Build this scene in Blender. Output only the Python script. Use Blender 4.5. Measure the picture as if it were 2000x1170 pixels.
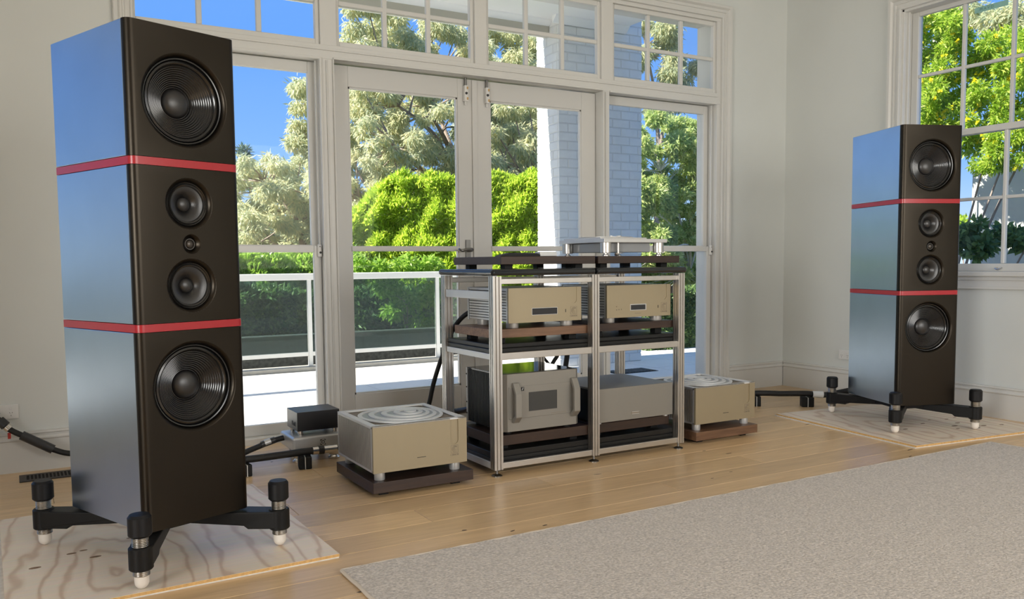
import bpy, bmesh, math, random
import numpy as np
from mathutils import Vector, Matrix
random.seed(7); RNG = np.random.default_rng(11)
for o in list(bpy.data.objects): bpy.data.objects.remove(o)
SC = bpy.context.scene
COL = SC.collection
PI = math.pi
# ------------------------------------------------------------------ camera
H = 1.05
FPX, YAW, PITCH, ROLL, CY = 1662.777, 0.528143, 0.072328, 0.0095301, 633.525
def cam_axes():
    cy, sy, cp, sp = math.cos(YAW), math.sin(YAW), math.cos(PITCH), math.sin(PITCH)
    f = Vector((sy*cp, cy*cp, -sp)); r = Vector((cy, -sy, 0)); d = f.cross(r)
    cr, sr = math.cos(ROLL), math.sin(ROLL)
    return cr*r + sr*d, -sr*r + cr*d, f
RT, DN, FW = cam_axes()
cam = bpy.data.cameras.new('camera'); cam_o = bpy.data.objects.new('camera', cam); COL.objects.link(cam_o)
cam.sensor_fit = 'HORIZONTAL'; cam.sensor_width = 36; cam.lens = FPX/2000*36
cam.shift_y = (CY-585)/2000; cam.clip_start = .05; cam.clip_end = 400
mw = Matrix.Identity(4)
for i in range(3):
    mw[i][0] = RT[i]; mw[i][1] = -DN[i]; mw[i][2] = -FW[i]
mw[2][3] = H
cam_o.matrix_world = mw
SC.camera = cam_o
def ray(px, py): return RT*((px-1000)/FPX) + DN*((py-CY)/FPX) + FW
def at(px, py, y):
    r = ray(px, py); t = y/r.y; return Vector((r.x*t, y, H+r.z*t))
def atx(px, py, x):
    r = ray(px, py); t = x/r.x; return Vector((x, r.y*t, H+r.z*t))
# ------------------------------------------------------------------ sky, sun, added fill lamps, exposure
world = bpy.data.worlds.new('sky'); SC.world = world; world.use_nodes = True
wn = world.node_tree.nodes; wl = world.node_tree.links
bg = wn['Background']
tc = wn.new('ShaderNodeTexCoord'); sp_ = wn.new('ShaderNodeSeparateXYZ'); rmp = wn.new('ShaderNodeValToRGB')
wl.new(tc.outputs['Generated'], sp_.inputs[0]); wl.new(sp_.outputs['Z'], rmp.inputs[0]); wl.new(rmp.outputs[0], bg.inputs[0])
cr = rmp.color_ramp
cr.elements[0].position = 0.0; cr.elements[0].color = (.66, .82, 1.0, 1)
cr.elements[1].position = .75; cr.elements[1].color = (.20, .38, .80, 1)
for p_, c_ in ((.10, (.26, .50, .97, 1)), (.24, (.145, .37, .93, 1))):
    e_ = cr.elements.new(p_); e_.color = c_
bg.inputs[1].default_value = 1.15
SUN_DIR = Vector((-.78, .06, .62)).normalized()
sl = bpy.data.lights.new('sun', 'SUN'); sl.energy = 12.0; sl.angle = .0093; sl.color = (1, .94, .84)
so = bpy.data.objects.new('sun', sl); COL.objects.link(so)
so.rotation_euler = SUN_DIR.to_track_quat('Z', 'Y').to_euler(); so.location = (-6, 6, 12)
def area(name, loc, target, sx, sy, power, color, spread=180):
    l = bpy.data.lights.new(name, 'AREA'); l.shape = 'RECTANGLE'; l.size = sx; l.size_y = sy; l.energy = power; l.color = color; l.spread = math.radians(spread)
    o = bpy.data.objects.new(name, l); COL.objects.link(o); o.location = loc
    o.rotation_euler = (Vector(loc)-Vector(target)).to_track_quat('Z', 'Y').to_euler()
    return o
area('rear_fill_lamp', (3.1, -2.85, 1.9), (3.2, 2.9, .1), 4.0, 1.9, 104, (1, .93, .80), 140)  # added warm fill lamp behind the viewer, brightens rug and floor
area('side_fill_lamp', (-3.35, -.1, 1.45), (5.5, 3.4, 1.3), 1.8, 1.4, 38, (1, .98, .93), 80)  # added unseen lamp at the left, aimed to brighten the right wall

SC.view_settings.view_transform = 'Standard'; SC.view_settings.look = 'None'
SC.view_settings.exposure = 0.0; SC.view_settings.gamma = 1.0; SC.view_settings.use_curve_mapping = False
# ------------------------------------------------------------------ materials
MATS = {}
def mat(name, col, rough=.5, metal=0., spec=.5, vary=0., scale=6., stretch=(1, 1, 1), bump=0., bscale=60., bstretch=(1, 1, 1),
        col2=None, detail=4., coat=0., rnd=0., trans=0., sheen=0., grain=False, bdist=.002, aniso=0.):
    m = bpy.data.materials.new(name); m.use_nodes = True; MATS[name] = m
    n = m.node_tree.nodes; l = m.node_tree.links; b = n['Principled BSDF']
    b.inputs['Base Color'].default_value = (*col, 1); b.inputs['Roughness'].default_value = rough; b.inputs['Metallic'].default_value = metal
    b.inputs['Specular IOR Level'].default_value = spec; b.inputs['Coat Weight'].default_value = coat
    b.inputs['Sheen Weight'].default_value = sheen
    if aniso: b.inputs['Anisotropic'].default_value = aniso
    t = n.new('ShaderNodeTexCoord'); src = t.outputs['Object']
    if rnd or grain:
        oi = n.new('ShaderNodeObjectInfo'); va = n.new('ShaderNodeVectorMath'); va.operation = 'MULTIPLY_ADD'
        cx = n.new('ShaderNodeCombineXYZ')
        for k in range(3): l.new(oi.outputs['Random'], cx.inputs[k])
        l.new(cx.outputs[0], va.inputs[0]); va.inputs[1].default_value = (37, 53, 71); l.new(src, va.inputs[2]); src = va.outputs[0]
    cur = None
    if vary or col2:
        mp = n.new('ShaderNodeMapping'); mp.inputs['Scale'].default_value = stretch; l.new(src, mp.inputs[0])
        ns = n.new('ShaderNodeTexNoise'); ns.inputs['Scale'].default_value = scale; ns.inputs['Detail'].default_value = detail
        if grain: ns.inputs['Distortion'].default_value = 1.2
        l.new(mp.outputs[0], ns.inputs[0])
        rp = n.new('ShaderNodeValToRGB'); l.new(ns.outputs['Fac'], rp.inputs[0])
        c2 = col2 or tuple(c*(1-vary) for c in col); c1 = col if col2 else tuple(min(1, c*(1+vary)) for c in col)
        rp.color_ramp.elements[0].position = .32; rp.color_ramp.elements[1].position = .68
        rp.color_ramp.elements[0].color = (*c2, 1); rp.color_ramp.elements[1].color = (*c1, 1)
        cur = rp.outputs[0]; l.new(cur, b.inputs['Base Color'])
    if rnd:
        hs = n.new('ShaderNodeHueSaturation'); mr = n.new('ShaderNodeMapRange')
        l.new(oi.outputs['Random'], mr.inputs[0]); mr.inputs[3].default_value = 1-rnd; mr.inputs[4].default_value = 1+rnd
        l.new(mr.outputs[0], hs.inputs['Value'])
        if cur: l.new(cur, hs.inputs['Color'])
        else: hs.inputs['Color'].default_value = (*col, 1)
        l.new(hs.outputs[0], b.inputs['Base Color'])
    if bump:
        mp2 = n.new('ShaderNodeMapping'); mp2.inputs['Scale'].default_value = bstretch; l.new(src, mp2.inputs[0])
        nb = n.new('ShaderNodeTexNoise'); nb.inputs['Scale'].default_value = bscale; nb.inputs['Detail'].default_value = 3
        l.new(mp2.outputs[0], nb.inputs[0])
        bp = n.new('ShaderNodeBump'); bp.inputs['Strength'].default_value = bump; bp.inputs['Distance'].default_value = bdist
        l.new(nb.outputs['Fac'], bp.inputs['Height']); l.new(bp.outputs[0], b.inputs['Normal'])
    return m
def ply_mat(name, c1, c2, c3):
    m = mat(name, c1, .42, bump=.05, bscale=30, bdist=.001); n = m.node_tree.nodes; l = m.node_tree.links; b = n['Principled BSDF']
    t = n.new('ShaderNodeTexCoord'); mp = n.new('ShaderNodeMapping'); mp.inputs['Scale'].default_value = (1.6, .55, 1); mp.inputs['Location'].default_value = (.3, .2, 0); l.new(t.outputs['Object'], mp.inputs[0])
    w = n.new('ShaderNodeTexWave'); w.wave_type = 'RINGS'; w.rings_direction = 'Z'
    w.inputs['Scale'].default_value = 2.6; w.inputs['Distortion'].default_value = 11; w.inputs['Detail'].default_value = 3; w.inputs['Detail Scale'].default_value = 1.1; w.inputs['Detail Roughness'].default_value = .45
    l.new(mp.outputs[0], w.inputs[0])
    rp = n.new('ShaderNodeValToRGB'); l.new(w.outputs['Fac'], rp.inputs[0]); e = rp.color_ramp.elements
    e[0].position = .0; e[0].color = (*c3, 1); e[1].position = .14; e[1].color = (*c2, 1); q = e.new(.40); q.color = (*c1, 1)
    ns = n.new('ShaderNodeTexNoise'); ns.inputs['Scale'].default_value = 40; mp3 = n.new('ShaderNodeMapping'); mp3.inputs['Scale'].default_value = (.15, 3, 1); l.new(t.outputs['Object'], mp3.inputs[0]); l.new(mp3.outputs[0], ns.inputs[0])
    mx = n.new('ShaderNodeMix'); mx.data_type = 'RGBA'; mx.blend_type = 'MULTIPLY'; mx.inputs[0].default_value = .22; l.new(rp.outputs[0], mx.inputs[6]); l.new(ns.outputs['Color'], mx.inputs[7])
    l.new(mx.outputs[2], b.inputs['Base Color']); return m
def glass_mat(name, tint, refl=1.0):
    m = bpy.data.materials.new(name); m.use_nodes = True; MATS[name] = m
    n = m.node_tree.nodes; l = m.node_tree.links; n.remove(n['Principled BSDF'])
    tr = n.new('ShaderNodeBsdfTransparent'); tr.inputs[0].default_value = (*tint, 1)
    gl = n.new('ShaderNodeBsdfGlossy'); gl.inputs['Roughness'].default_value = .02
    fr = n.new('ShaderNodeFresnel'); fr.inputs[0].default_value = 1.45
    mu = n.new('ShaderNodeMath'); mu.operation = 'MULTIPLY'; mu.inputs[1].default_value = refl; l.new(fr.outputs[0], mu.inputs[0])
    mx = n.new('ShaderNodeMixShader'); l.new(mu.outputs[0], mx.inputs[0]); l.new(tr.outputs[0], mx.inputs[1]); l.new(gl.outputs[0], mx.inputs[2])
    l.new(mx.outputs[0], n['Material Output'].inputs[0]); return m
def hazy_mat(name, tint, haze, hcol):
    m = glass_mat(name, tint); n = m.node_tree.nodes; l = m.node_tree.links
    out = n['Material Output']; prev = out.inputs[0].links[0].from_socket
    df = n.new('ShaderNodeBsdfDiffuse'); df.inputs[0].default_value = (*hcol, 1)
    mx = n.new('ShaderNodeMixShader'); mx.inputs[0].default_value = haze; l.new(prev, mx.inputs[1]); l.new(df.outputs[0], mx.inputs[2])
    l.new(mx.outputs[0], out.inputs[0]); return m
def leaf_mat(name, c1, c2, c3, transl=.35, rough=.45):
    m = bpy.data.materials.new(name); m.use_nodes = True; MATS[name] = m
    n = m.node_tree.nodes; l = m.node_tree.links; b = n['Principled BSDF']
    g = n.new('ShaderNodeNewGeometry'); rp = n.new('ShaderNodeValToRGB'); l.new(g.outputs['Random Per Island'], rp.inputs[0])
    rp.color_ramp.elements[0].color = (*c1, 1); rp.color_ramp.elements[1].color = (*c3, 1); e = rp.color_ramp.elements.new(.5); e.color = (*c2, 1)
    l.new(rp.outputs[0], b.inputs['Base Color']); b.inputs['Roughness'].default_value = rough
    t = n.new('ShaderNodeBsdfTranslucent'); l.new(rp.outputs[0], t.inputs[0])
    mx = n.new('ShaderNodeMixShader'); mx.inputs[0].default_value = transl
    l.new(b.outputs[0], mx.inputs[1]); l.new(t.outputs[0], mx.inputs[2]); l.new(mx.outputs[0], n['Material Output'].inputs[0]); return m
M = MATS
mat('wall_paint', (.66, .675, .645), .85, vary=.02, scale=2, bump=.05, bscale=180)
mat('ceiling_paint', (.80, .79, .76), .9)
mat('trim_paint', (.66, .65, .615), .38, vary=.015, scale=3)
mat('door_paint', (.63, .62, .59), .4, vary=.015, scale=3)
mat('plank', (.72, .505, .285), .30, col2=(.60, .41, .22), scale=2.6, stretch=(1.2, 14, 14), rnd=.13, grain=True, bump=.12, bscale=12, bstretch=(2, 40, 40), bdist=.001)
mat('knot', (.07, .045, .03), .5)
mat('subfloor', (.05, .035, .02), .9)
mat('rug', (.70, .635, .575), .95, spec=.15, col2=(.43, .39, .35), scale=105, detail=3, bump=1.0, bscale=120, sheen=.15, bdist=.006)
mat('rug_hem', (.60, .53, .45), .95, spec=.1, bump=.6, bscale=240)
ply_mat('ply_face', (.93, .80, .655), (.88, .735, .585), (.72, .545, .41))
mat('ply_dark', (.46, .25, .09), .7, vary=.15, scale=14, stretch=(6, 6, 1))
mat('ply_light', (.80, .52, .20), .7, vary=.12, scale=14, stretch=(6, 6, 1))
mat('ply_knot', (.22, .135, .075), .6, vary=.3, scale=60)
mat('felt', (.70, .68, .64), .95, vary=.1, scale=40)
mat('cabinet_sky_sheen', (.43, .51, .59), .28, metal=1., vary=.03, scale=4)  # black like the baffle; the sky's blue reflection is put into this colour
mat('baffle', (.040, .034, .027), .36, metal=1., vary=.02, scale=5)  # plain dark version of the cabinet finish, without the sky tint
mat('band_red', (.40, .010, .018), .3, spec=.7)
mat('surround', (.006, .006, .006), .2, spec=.8)
mat('cone', (.006, .006, .007), .20, spec=.8)
mat('cone_paper', (.008, .008, .009), .34, spec=.9, bump=.2, bscale=300)
mat('dust_cap', (.009, .008, .008), .38, spec=.9)
mat('dome_metal', (.09, .08, .07), .35, metal=.7)
mat('outrigger', (.006, .006, .006), .5, spec=.28)
mat('knob_black', (.007, .007, .008), .48, spec=.3)
mat('thread_steel', (.40, .37, .33), .28, metal=1.)
mat('tip_white', (.80, .74, .66), .5)
mat('alu', (.60, .575, .54), .34, metal=1., vary=.03, scale=10)
mat('alu_dark', (.10, .095, .09), .5, metal=.6)
mat('alu_panel', (.37, .31, .205), .5, metal=.55, vary=.01, scale=5)
mat('alu_cool', (.60, .60, .59), .4, metal=.55)
mat('alu_fin', (.50, .475, .44), .42, metal=.5)
mat('engrave', (.24, .20, .15), .6, metal=.4)
mat('shelf_black', (.008, .008, .008), .33, spec=.4)
mat('slab_gloss', (.012, .014, .016), .08, spec=.6)
mat('walnut', (.042, .021, .012), .42, col2=(.024, .012, .008), scale=3, stretch=(1, 16, 16), rnd=.12, grain=True)
mat('walnut_light', (.20, .108, .06), .42, col2=(.12, .062, .034), scale=3, stretch=(1, 16, 16), rnd=.1, grain=True)
mat('rubber', (.007, .007, .007), .6, spec=.3)
mat('display', (.018, .019, .022), .18, spec=.6)
mat('screen_grey', (.045, .045, .042), .35)
mat('heatsink', (.02, .021, .022), .42, spec=.5)
mat('amp_grey', (.265, .25, .22), .45, metal=.45)
mat('mesh_top', (.40, .41, .42), .45, metal=.4)
mat('top_plate', (.72, .72, .71), .5, metal=.25)
mat('black_box', (.02, .02, .022), .36, spec=.5)
mat('chrome', (.72, .70, .67), .12, metal=1.)
mat('cable', (.008, .008, .008), .55, bump=.5, bscale=500)
mat('cable_sleeve', (.03, .03, .032), .35)
mat('white_plastic', (.74, .73, .70), .35)
mat('white_sleeve', (.78, .78, .77), .5)
mat('socket_dark', (.03, .03, .03), .5)
mat('vent', (.035, .028, .024), .5)
mat('vent_hole', (.004, .004, .004), .9)
mat('brass', (.55, .36, .16), .35, metal=.9)
mat('nickel', (.24, .235, .225), .32, metal=1.)
mat('tape', (.27, .50, .45), .7)
mat('tape_ink', (.12, .24, .22), .7)
mat('text_dark', (.01, .01, .01), .5)
mat('red_tag', (.40, .03, .02), .5)
mat('acrylic', (.28, .29, .30), .15, spec=.6)
mat('brick_paint', (.76, .755, .735), .75, vary=.03, scale=9, rnd=.03, bump=.25, bscale=40, bdist=.004)
mat('mortar', (.68, .675, .66), .9)
mat('render_paint', (.74, .74, .72), .8)
mat('porch_white', (.88, .88, .86), .8)
mat('beam_paint', (.52, .49, .41), .8)
mat('tile', (.80, .77, .72), .7, vary=.03, scale=3, rnd=.03)
mat('grout', (.5, .46, .41), .9)
mat('kerb_stone', (.44, .42, .38), .85, vary=.08, scale=12)
mat('planter_stone', (.10, .105, .10), .9, vary=.35, scale=25)
mat('rail_white', (.80, .79, .76), .35)
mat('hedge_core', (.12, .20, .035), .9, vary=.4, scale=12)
mat('garden_soil', (.075, .075, .04), .95, vary=.3, scale=2)
mat('bark', (.42, .34, .29), .85, col2=(.26, .19, .15), scale=6, stretch=(1, 1, .3))
mat('bark_pale', (.62, .56, .50), .8, vary=.15, scale=6)
mat('fence_paint', (.30, .33, .33), .8)
mat('pale_wall', (.60, .585, .55), .85, vary=.05, scale=6)
glass_mat('window_glass', (.97, .985, .98), .16)
hazy_mat('balustrade_glass', (.66, .76, .72), .07, (.50, .56, .54))
leaf_mat('leaf_euc', (.46, .53, .34), (.68, .70, .44), (.92, .84, .52), .6)
leaf_mat('leaf_euc2', (.40, .47, .31), (.60, .64, .40), (.85, .78, .46), .6)
leaf_mat('leaf_hedge', (.34, .50, .05), (.58, .74, .08), (.85, .93, .16), .65)
leaf_mat('leaf_lower', (.18, .36, .04), (.38, .60, .07), (.62, .78, .20), .62, .3)
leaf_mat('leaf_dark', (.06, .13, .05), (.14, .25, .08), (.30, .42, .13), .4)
leaf_mat('leaf_shrub', (.30, .42, .13), (.54, .66, .23), (.82, .82, .38), .6)
leaf_mat('leaf_flower_bush', (.20, .36, .03), (.40, .58, .05), (.66, .76, .14), .6)
leaf_mat('petal', (.85, .68, .01), (.95, .78, .02), (1, .85, .05), .3)
leaf_mat('leaf_blue', (.06, .13, .10), (.10, .19, .13), (.16, .24, .15), .25)
# ------------------------------------------------------------------ mesh helpers
class MB:
    def __init__(s): s.v = []; s.f = []; s.mi = []; s.k = 0
    def add(s, vs, fs):
        b = len(s.v); s.v += [tuple(v) for v in vs]; s.f += [tuple(i+b for i in f) for f in fs]; s.mi += [s.k]*len(fs); return s
    def slot(s, k): s.k = k; return s
    def box(s, x0, x1, y0, y1, z0, z1, m=None):
        vs = [Vector((x, y, z)) for z in (z0, z1) for y in (y0, y1) for x in (x0, x1)]
        if m: vs = [m @ v for v in vs]
        return s.add(vs, [(0, 2, 3, 1), (4, 5, 7, 6), (0, 1, 5, 4), (2, 6, 7, 3), (0, 4, 6, 2), (1, 3, 7, 5)])
    def prism(s, poly, a, b, axis='z', m=None):
        n = len(poly)
        def p3(u, v, w):
            q = {'z': (u, v, w), 'x': (w, u, v), 'y': (u, w, v)}[axis]; q = Vector(q); return m @ q if m else q
        vs = [p3(u, v, a) for u, v in poly] + [p3(u, v, b) for u, v in poly]
        fs = [tuple(range(n))[::-1], tuple(range(n, 2*n))] + [(i, (i+1) % n, n+(i+1) % n, n+i) for i in range(n)]
        return s.add(vs, fs)
    def lathe(s, prof, n=32, m=None, cap0=False, cap1=False):
        vs = []
        for r, z in prof:
            for k in range(n):
                a = 2*PI*k/n; v = Vector((r*math.cos(a), r*math.sin(a), z)); vs.append(m @ v if m else v)
        fs = [(i*n+k, i*n+(k+1) % n, (i+1)*n+(k+1) % n, (i+1)*n+k) for i in range(len(prof)-1) for k in range(n)]
        if cap0: fs.append(tuple(range(n))[::-1])
        if cap1: fs.append(tuple(range((len(prof)-1)*n, len(prof)*n)))
        return s.add(vs, fs)
    def cyl(s, x, y, z0, z1, r, n=24, r1=None): return s.lathe([(r, z0), (r if r1 is None else r1, z1)], n, Matrix.Translation((x, y, 0)), True, True)
    def tube(s, pts, r, n=10, flat=1.0):
        pts = [Vector(p) for p in pts]; rs = r if isinstance(r, (list, tuple)) else [r]*len(pts); vs = []
        up = Vector((0, 0, 1)); ref = None
        for i, p in enumerate(pts):
            t = (pts[min(i+1, len(pts)-1)]-pts[max(i-1, 0)]).normalized()
            a = t.cross(up)
            if a.length < 1e-3: a = Vector((1, 0, 0))
            a.normalize()
            if ref is not None and a.dot(ref) < 0: a = -a
            ref = a; b = a.cross(t).normalized()
            for k in range(n):
                an = 2*PI*k/n; vs.append(p+a*(rs[i]*math.cos(an))+b*(rs[i]*flat*math.sin(an)))
        fs = [(i*n+k, i*n+(k+1) % n, (i+1)*n+(k+1) % n, (i+1)*n+k) for i in range(len(pts)-1) for k in range(n)]
        fs += [tuple(range(n))[::-1], tuple(range((len(pts)-1)*n, len(pts)*n))]
        return s.add(vs, fs)
    def mesh(s, name):
        me = bpy.data.meshes.new(name); me.from_pydata(s.v, [], s.f); me.update(); return me
    def build(s, name, m, parent=None, bevel=0, smooth=False, seg=2):
        me = s.mesh(name)
        for x in (m if isinstance(m, (list, tuple)) else [m]): me.materials.append(MATS[x])
        if any(s.mi): me.polygons.foreach_set('material_index', s.mi)
        bm = bmesh.new(); bm.from_mesh(me); bmesh.ops.recalc_face_normals(bm, faces=bm.faces); bm.to_mesh(me); bm.free()
        o = bpy.data.objects.new(name, me); COL.objects.link(o)
        if parent: o.parent = parent
        if smooth:
            me.polygons.foreach_set('use_smooth', [True]*len(me.polygons))
            me.set_sharp_from_angle(angle=math.radians(35))
        if bevel:
            bv = o.modifiers.new('bevel', 'BEVEL'); bv.width = bevel; bv.segments = seg; bv.limit_method = 'ANGLE'; bv.angle_limit = math.radians(40)
        return o
def spline(pts, n=8):
    pts = [Vector(p) for p in pts]; out = []
    for i in range(len(pts)-1):
        p0, p1, p2, p3 = pts[max(i-1, 0)], pts[i], pts[i+1], pts[min(i+2, len(pts)-1)]
        for k in range(n):
            t = k/n; out.append(.5*((2*p1)+(p2-p0)*t+(2*p0-5*p1+4*p2-p3)*t*t+(3*p1-p0-3*p2+p3)*t**3))
    out.append(pts[-1]); return out
def tag(o, label, cat, group=None, kind=None):
    if label: o['label'] = label
    if cat: o['category'] = cat
    if group: o['group'] = group
    if kind: o['kind'] = kind
    return o
def thing(name, label, cat, loc=(0, 0, 0), rz=0, group=None, kind=None):
    o = bpy.data.objects.new(name, None); COL.objects.link(o); o.location = loc; o.rotation_euler = (0, 0, rz); o.empty_display_size = .1
    return tag(o, label, cat, group, kind)
def copy_tree(o, parent=None):
    c = o.copy(); COL.objects.link(c); c.parent = parent
    for ch in list(o.children): copy_tree(ch, c)
    return c
def text(name, s, m, parent, size, mtx, mirror=False, depth=.0006):
    cu = bpy.data.curves.new(name, 'FONT'); cu.body = s; cu.size = size; cu.align_x = 'CENTER'; cu.align_y = 'CENTER'; cu.extrude = depth
    tmp = bpy.data.objects.new('tmp', cu); COL.objects.link(tmp)
    me = bpy.data.meshes.new_from_object(tmp.evaluated_get(bpy.context.evaluated_depsgraph_get())); bpy.data.objects.remove(tmp)
    if mirror: me.transform(Matrix.Diagonal((-1, 1, 1, 1)))
    me.transform(mtx); me.materials.clear(); me.materials.append(MATS[m]); me.name = name
    o = bpy.data.objects.new(name, me); COL.objects.link(o); o.parent = parent; return o
FRONT = Matrix(((1, 0, 0, 0), (0, 0, -1, 0), (0, 1, 0, 0), (0, 0, 0, 1)))      # local XY plane -> faces -Y
def T(x, y, z): return Matrix.Translation((x, y, z))
# ================================================================== the room shell
YB, XR = 5.013, 5.56            # inner faces of the window wall and the right wall
YO, XO = 5.26, 5.81             # outer faces
CEIL = 3.35
XL, YF = -3.6, -3.1
floor_o = MB().box(XL, XO, YF, YO, -.10, -.016).build('floor', 'subfloor')
tag(floor_o, 'wide oak plank floor running along the window wall', 'floor', kind='structure')
row = 0; y = YB-.004
PW = .19
while y > 1.35:
    x = XL+.2-((row*.73) % 1.9); y0 = y-PW
    while x < XR:
        x0, x1 = max(x, XL), min(x+1.9, XR-.003)
        if x1-x0 > .05 and x1 > -1.6:
            cx, cyy = (x0+x1)/2, (y0+y)/2
            p = MB().box(-(x1-x0)/2+.0008, (x1-x0)/2-.0008, -PW/2+.0008, PW/2-.0008, -.016, 0).build('plank', 'plank', floor_o, bevel=.0012, seg=1)
            p.location = (cx, cyy, 0)
        x += 1.9
    y -= PW; row += 1
MB().box(XL, XR, YF, y, -.016, 0).build('floor_boards', 'plank', floor_o)
for k in range(46):                                  # dark knots in the boards
    kx, ky = random.uniform(.2, 5.3), random.uniform(2.0, 4.7)
    mb = MB(); n = 9; a0 = random.uniform(-.2, .2); L_, W_ = random.uniform(.008, .03), random.uniform(.003, .007)
    pts = [(kx+L_*math.cos(2*PI*i/n)*random.uniform(.7, 1.1), ky+W_*math.sin(2*PI*i/n)*random.uniform(.7, 1.1)+a0*L_*math.cos(2*PI*i/n)) for i in range(n)]
    mb.prism(pts, -.002, .0006).build('knot', 'knot', floor_o)
tag(MB().box(XL-.2, XO, YF-.2, YO, CEIL, CEIL+.12).build('ceiling', 'ceiling_paint'), 'plain white ceiling above the room', 'ceiling', kind='structure')
# window wall: openings for the glazed group (.56-4.83, 0-2.93) and another window further left
wb = MB()
def wallx(x0, x1, z0, z1): wb.box(x0, x1, YB, YO, z0, z1)
WX0, WX1, WZ1 = .56, 4.83, 2.93
SX0, SX1, SZ0, SZ1 = -3.3, -.42, .12, 3.05
wallx(XL-.2, SX0, 0, CEIL); wallx(SX0, SX1, 0, SZ0); wallx(SX0, SX1, SZ1, CEIL); wallx(SX1, WX0, 0, CEIL); wallx(WX0, WX1, WZ1, CEIL); wallx(WX1, XO, 0, CEIL)
tag(wb.build('wall_back', 'wall_paint'), 'cream painted wall around the glazed doors', 'wall', kind='structure')
# right wall with its window
RY0, RY1, RZ0, RZ1 = 2.80, 3.965, .955, 2.83
wr = MB()
wr.box(XR, XO, YF-.2, RY0, 0, CEIL).box(XR, XO, RY1, YB, 0, CEIL).box(XR, XO, RY0, RY1, 0, RZ0).box(XR, XO, RY0, RY1, RZ1, CEIL)
tag(wr.build('wall_right', 'wall_paint'), 'cream painted wall behind the far speaker', 'wall', kind='structure')
wl_ = MB(); wl_.box(XL-.2, XL, YF-.2, -1.1, 0, CEIL).box(XL-.2, XL, .9, YB, 0, CEIL).box(XL-.2, XL, -1.1, .9, 0, .6).box(XL-.2, XL, -1.1, .9, 2.25, CEIL)
tag(wl_.build('wall_left', 'wall_paint'), 'cream wall on the left side of the room', 'wall', kind='structure')
wf = MB(); wf.box(XL, .9, YF-.2, YF, 0, CEIL).box(5.3, XR, YF-.2, YF, 0, CEIL).box(.9, 5.3, YF-.2, YF, 0, .55).box(.9, 5.3, YF-.2, YF, 2.95, CEIL)
tag(wf.build('wall_front', 'wall_paint'), 'cream wall behind the viewer', 'wall', kind='structure')
# baseboards (moulded top)
BP = [(0, 0), (.020, 0), (.020, .160), (.026, .166), (.026, .172), (.018, .182), (.018, .192), (.024, .197), (.022, .206), (.010, .208), (0, .208)]
def baseboard(name, label, p0, p1, nrm):
    p0, p1, nrm = Vector(p0), Vector(p1), Vector(nrm); n = len(BP)
    vs = [p+nrm*u+Vector((0, 0, z)) for p in (p0, p1) for u, z in BP]
    mb = MB().add(vs, [tuple(range(n)), tuple(range(n, 2*n))]+[(i, (i+1) % n, n+(i+1) % n, n+i) for i in range(n)])
    return tag(mb.build(name, 'trim_paint'), label, 'baseboard', kind='structure')
bbk = baseboard('baseboard_back', 'moulded white baseboard left of the tall windows', (-.40, YB, 0), (.505, YB, 0), (0, -1, 0))
b2 = baseboard('baseboard_corner', 'short moulded white baseboard between window casing and room corner', (4.93, YB, 0), (XR, YB, 0), (0, -1, 0))
baseboard('baseboard_right', 'moulded white baseboard under the side window', (XR, YB-.026, 0), (XR, YF, 0), (-1, 0, 0))
# glazed group: frame of posts and rails
fr = MB()
FY0, FY1 = 5.008, 5.095
fr.box(.564, 4.826, FY0, FY1, 2.268, 2.352)                         # transom rail
fr.box(1.622, 1.700, FY0+.001, YO-.021, 0, 2.270).box(3.690, 3.750, FY0+.001, YO-.021, 0, 2.270)
fr.box(1.628, 1.728, FY0+.001, FY1-.002, 2.350, 2.899).box(2.664, 2.752, FY0+.001, FY1-.002, 2.350, 2.899).box(3.684, 3.785, FY0+.001, FY1-.002, 2.350, 2.899)
fr.box(.562, 4.828, FY0-.001, YO-.022, 2.896, 2.928)
fr.box(.561, .598, FY0+.002, YO-.023, 0, 2.898).box(4.792, 4.829, FY0+.002, YO-.023, 0, 2.898)
fr.box(.563, 4.827, FY1-.004, YO-.024, 2.2695, 2.31)
frame = fr.build('trim_1', 'trim_paint', bevel=.003)
tag(frame, 'white timber posts and rails framing the glazed doors and transoms', 'window frame', kind='structure')
bd = MB()                                                         # raised beads on the rails and posts
bd.box(1.700, 3.690, 4.992, FY0+.01, 2.268, 2.280).box(.598, 1.628, 4.996, FY0+.01, 2.262, 2.274).box(3.750, 4.790, 4.996, FY0+.01, 2.262, 2.274)
bd.box(.60, 4.79, 4.999, FY0+.01, 2.318, 2.330)
bd.box(1.656, 1.662, 5.0, FY0+.01, 0, 2.262).box(3.712, 3.718, 5.0, FY0+.01, 0, 2.262)
bd.box(1.616, 1.626, 4.994, FY0+.01, 0, 2.274).box(1.696, 1.704, 4.994, FY0+.01, 0, 2.268).box(3.686, 3.694, 4.994, FY0+.01, 0, 2.268)
bd.build('bead', 'trim_paint', frame, bevel=.002)
CP = [(0, -.004), (0, .026), (.003, .029), (.012, .029), (.015, .020), (.040, .017), (.043, .025), (.050, .025), (.053, .018), (.064, .018), (.072, .030), (.076, .036), (.094, .036), (.098, .030), (.098, -.004)]
def casing(path, tow):
    """mitred moulding: path = four inner corners (a, z), tow(a, z, depth) -> point"""
    (a0, zb_), (a1, zt_) = path; n = len(CP); vs = []
    for k, (aa, zz, da, dz) in enumerate(((a0, zb_, -1, 0), (a0, zt_, -1, 1), (a1, zt_, 1, 1), (a1, zb_, 1, 0))):
        vs += [tow(aa+da*u, zz+dz*u, d) for u, d in CP]
    fs = [tuple(range(n)), tuple(range(3*n, 4*n))]+[(s_*n+i, s_*n+(i+1) % n, (s_+1)*n+(i+1) % n, (s_+1)*n+i) for s_ in range(3) for i in range(n)]
    return MB().add(vs, fs)
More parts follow.
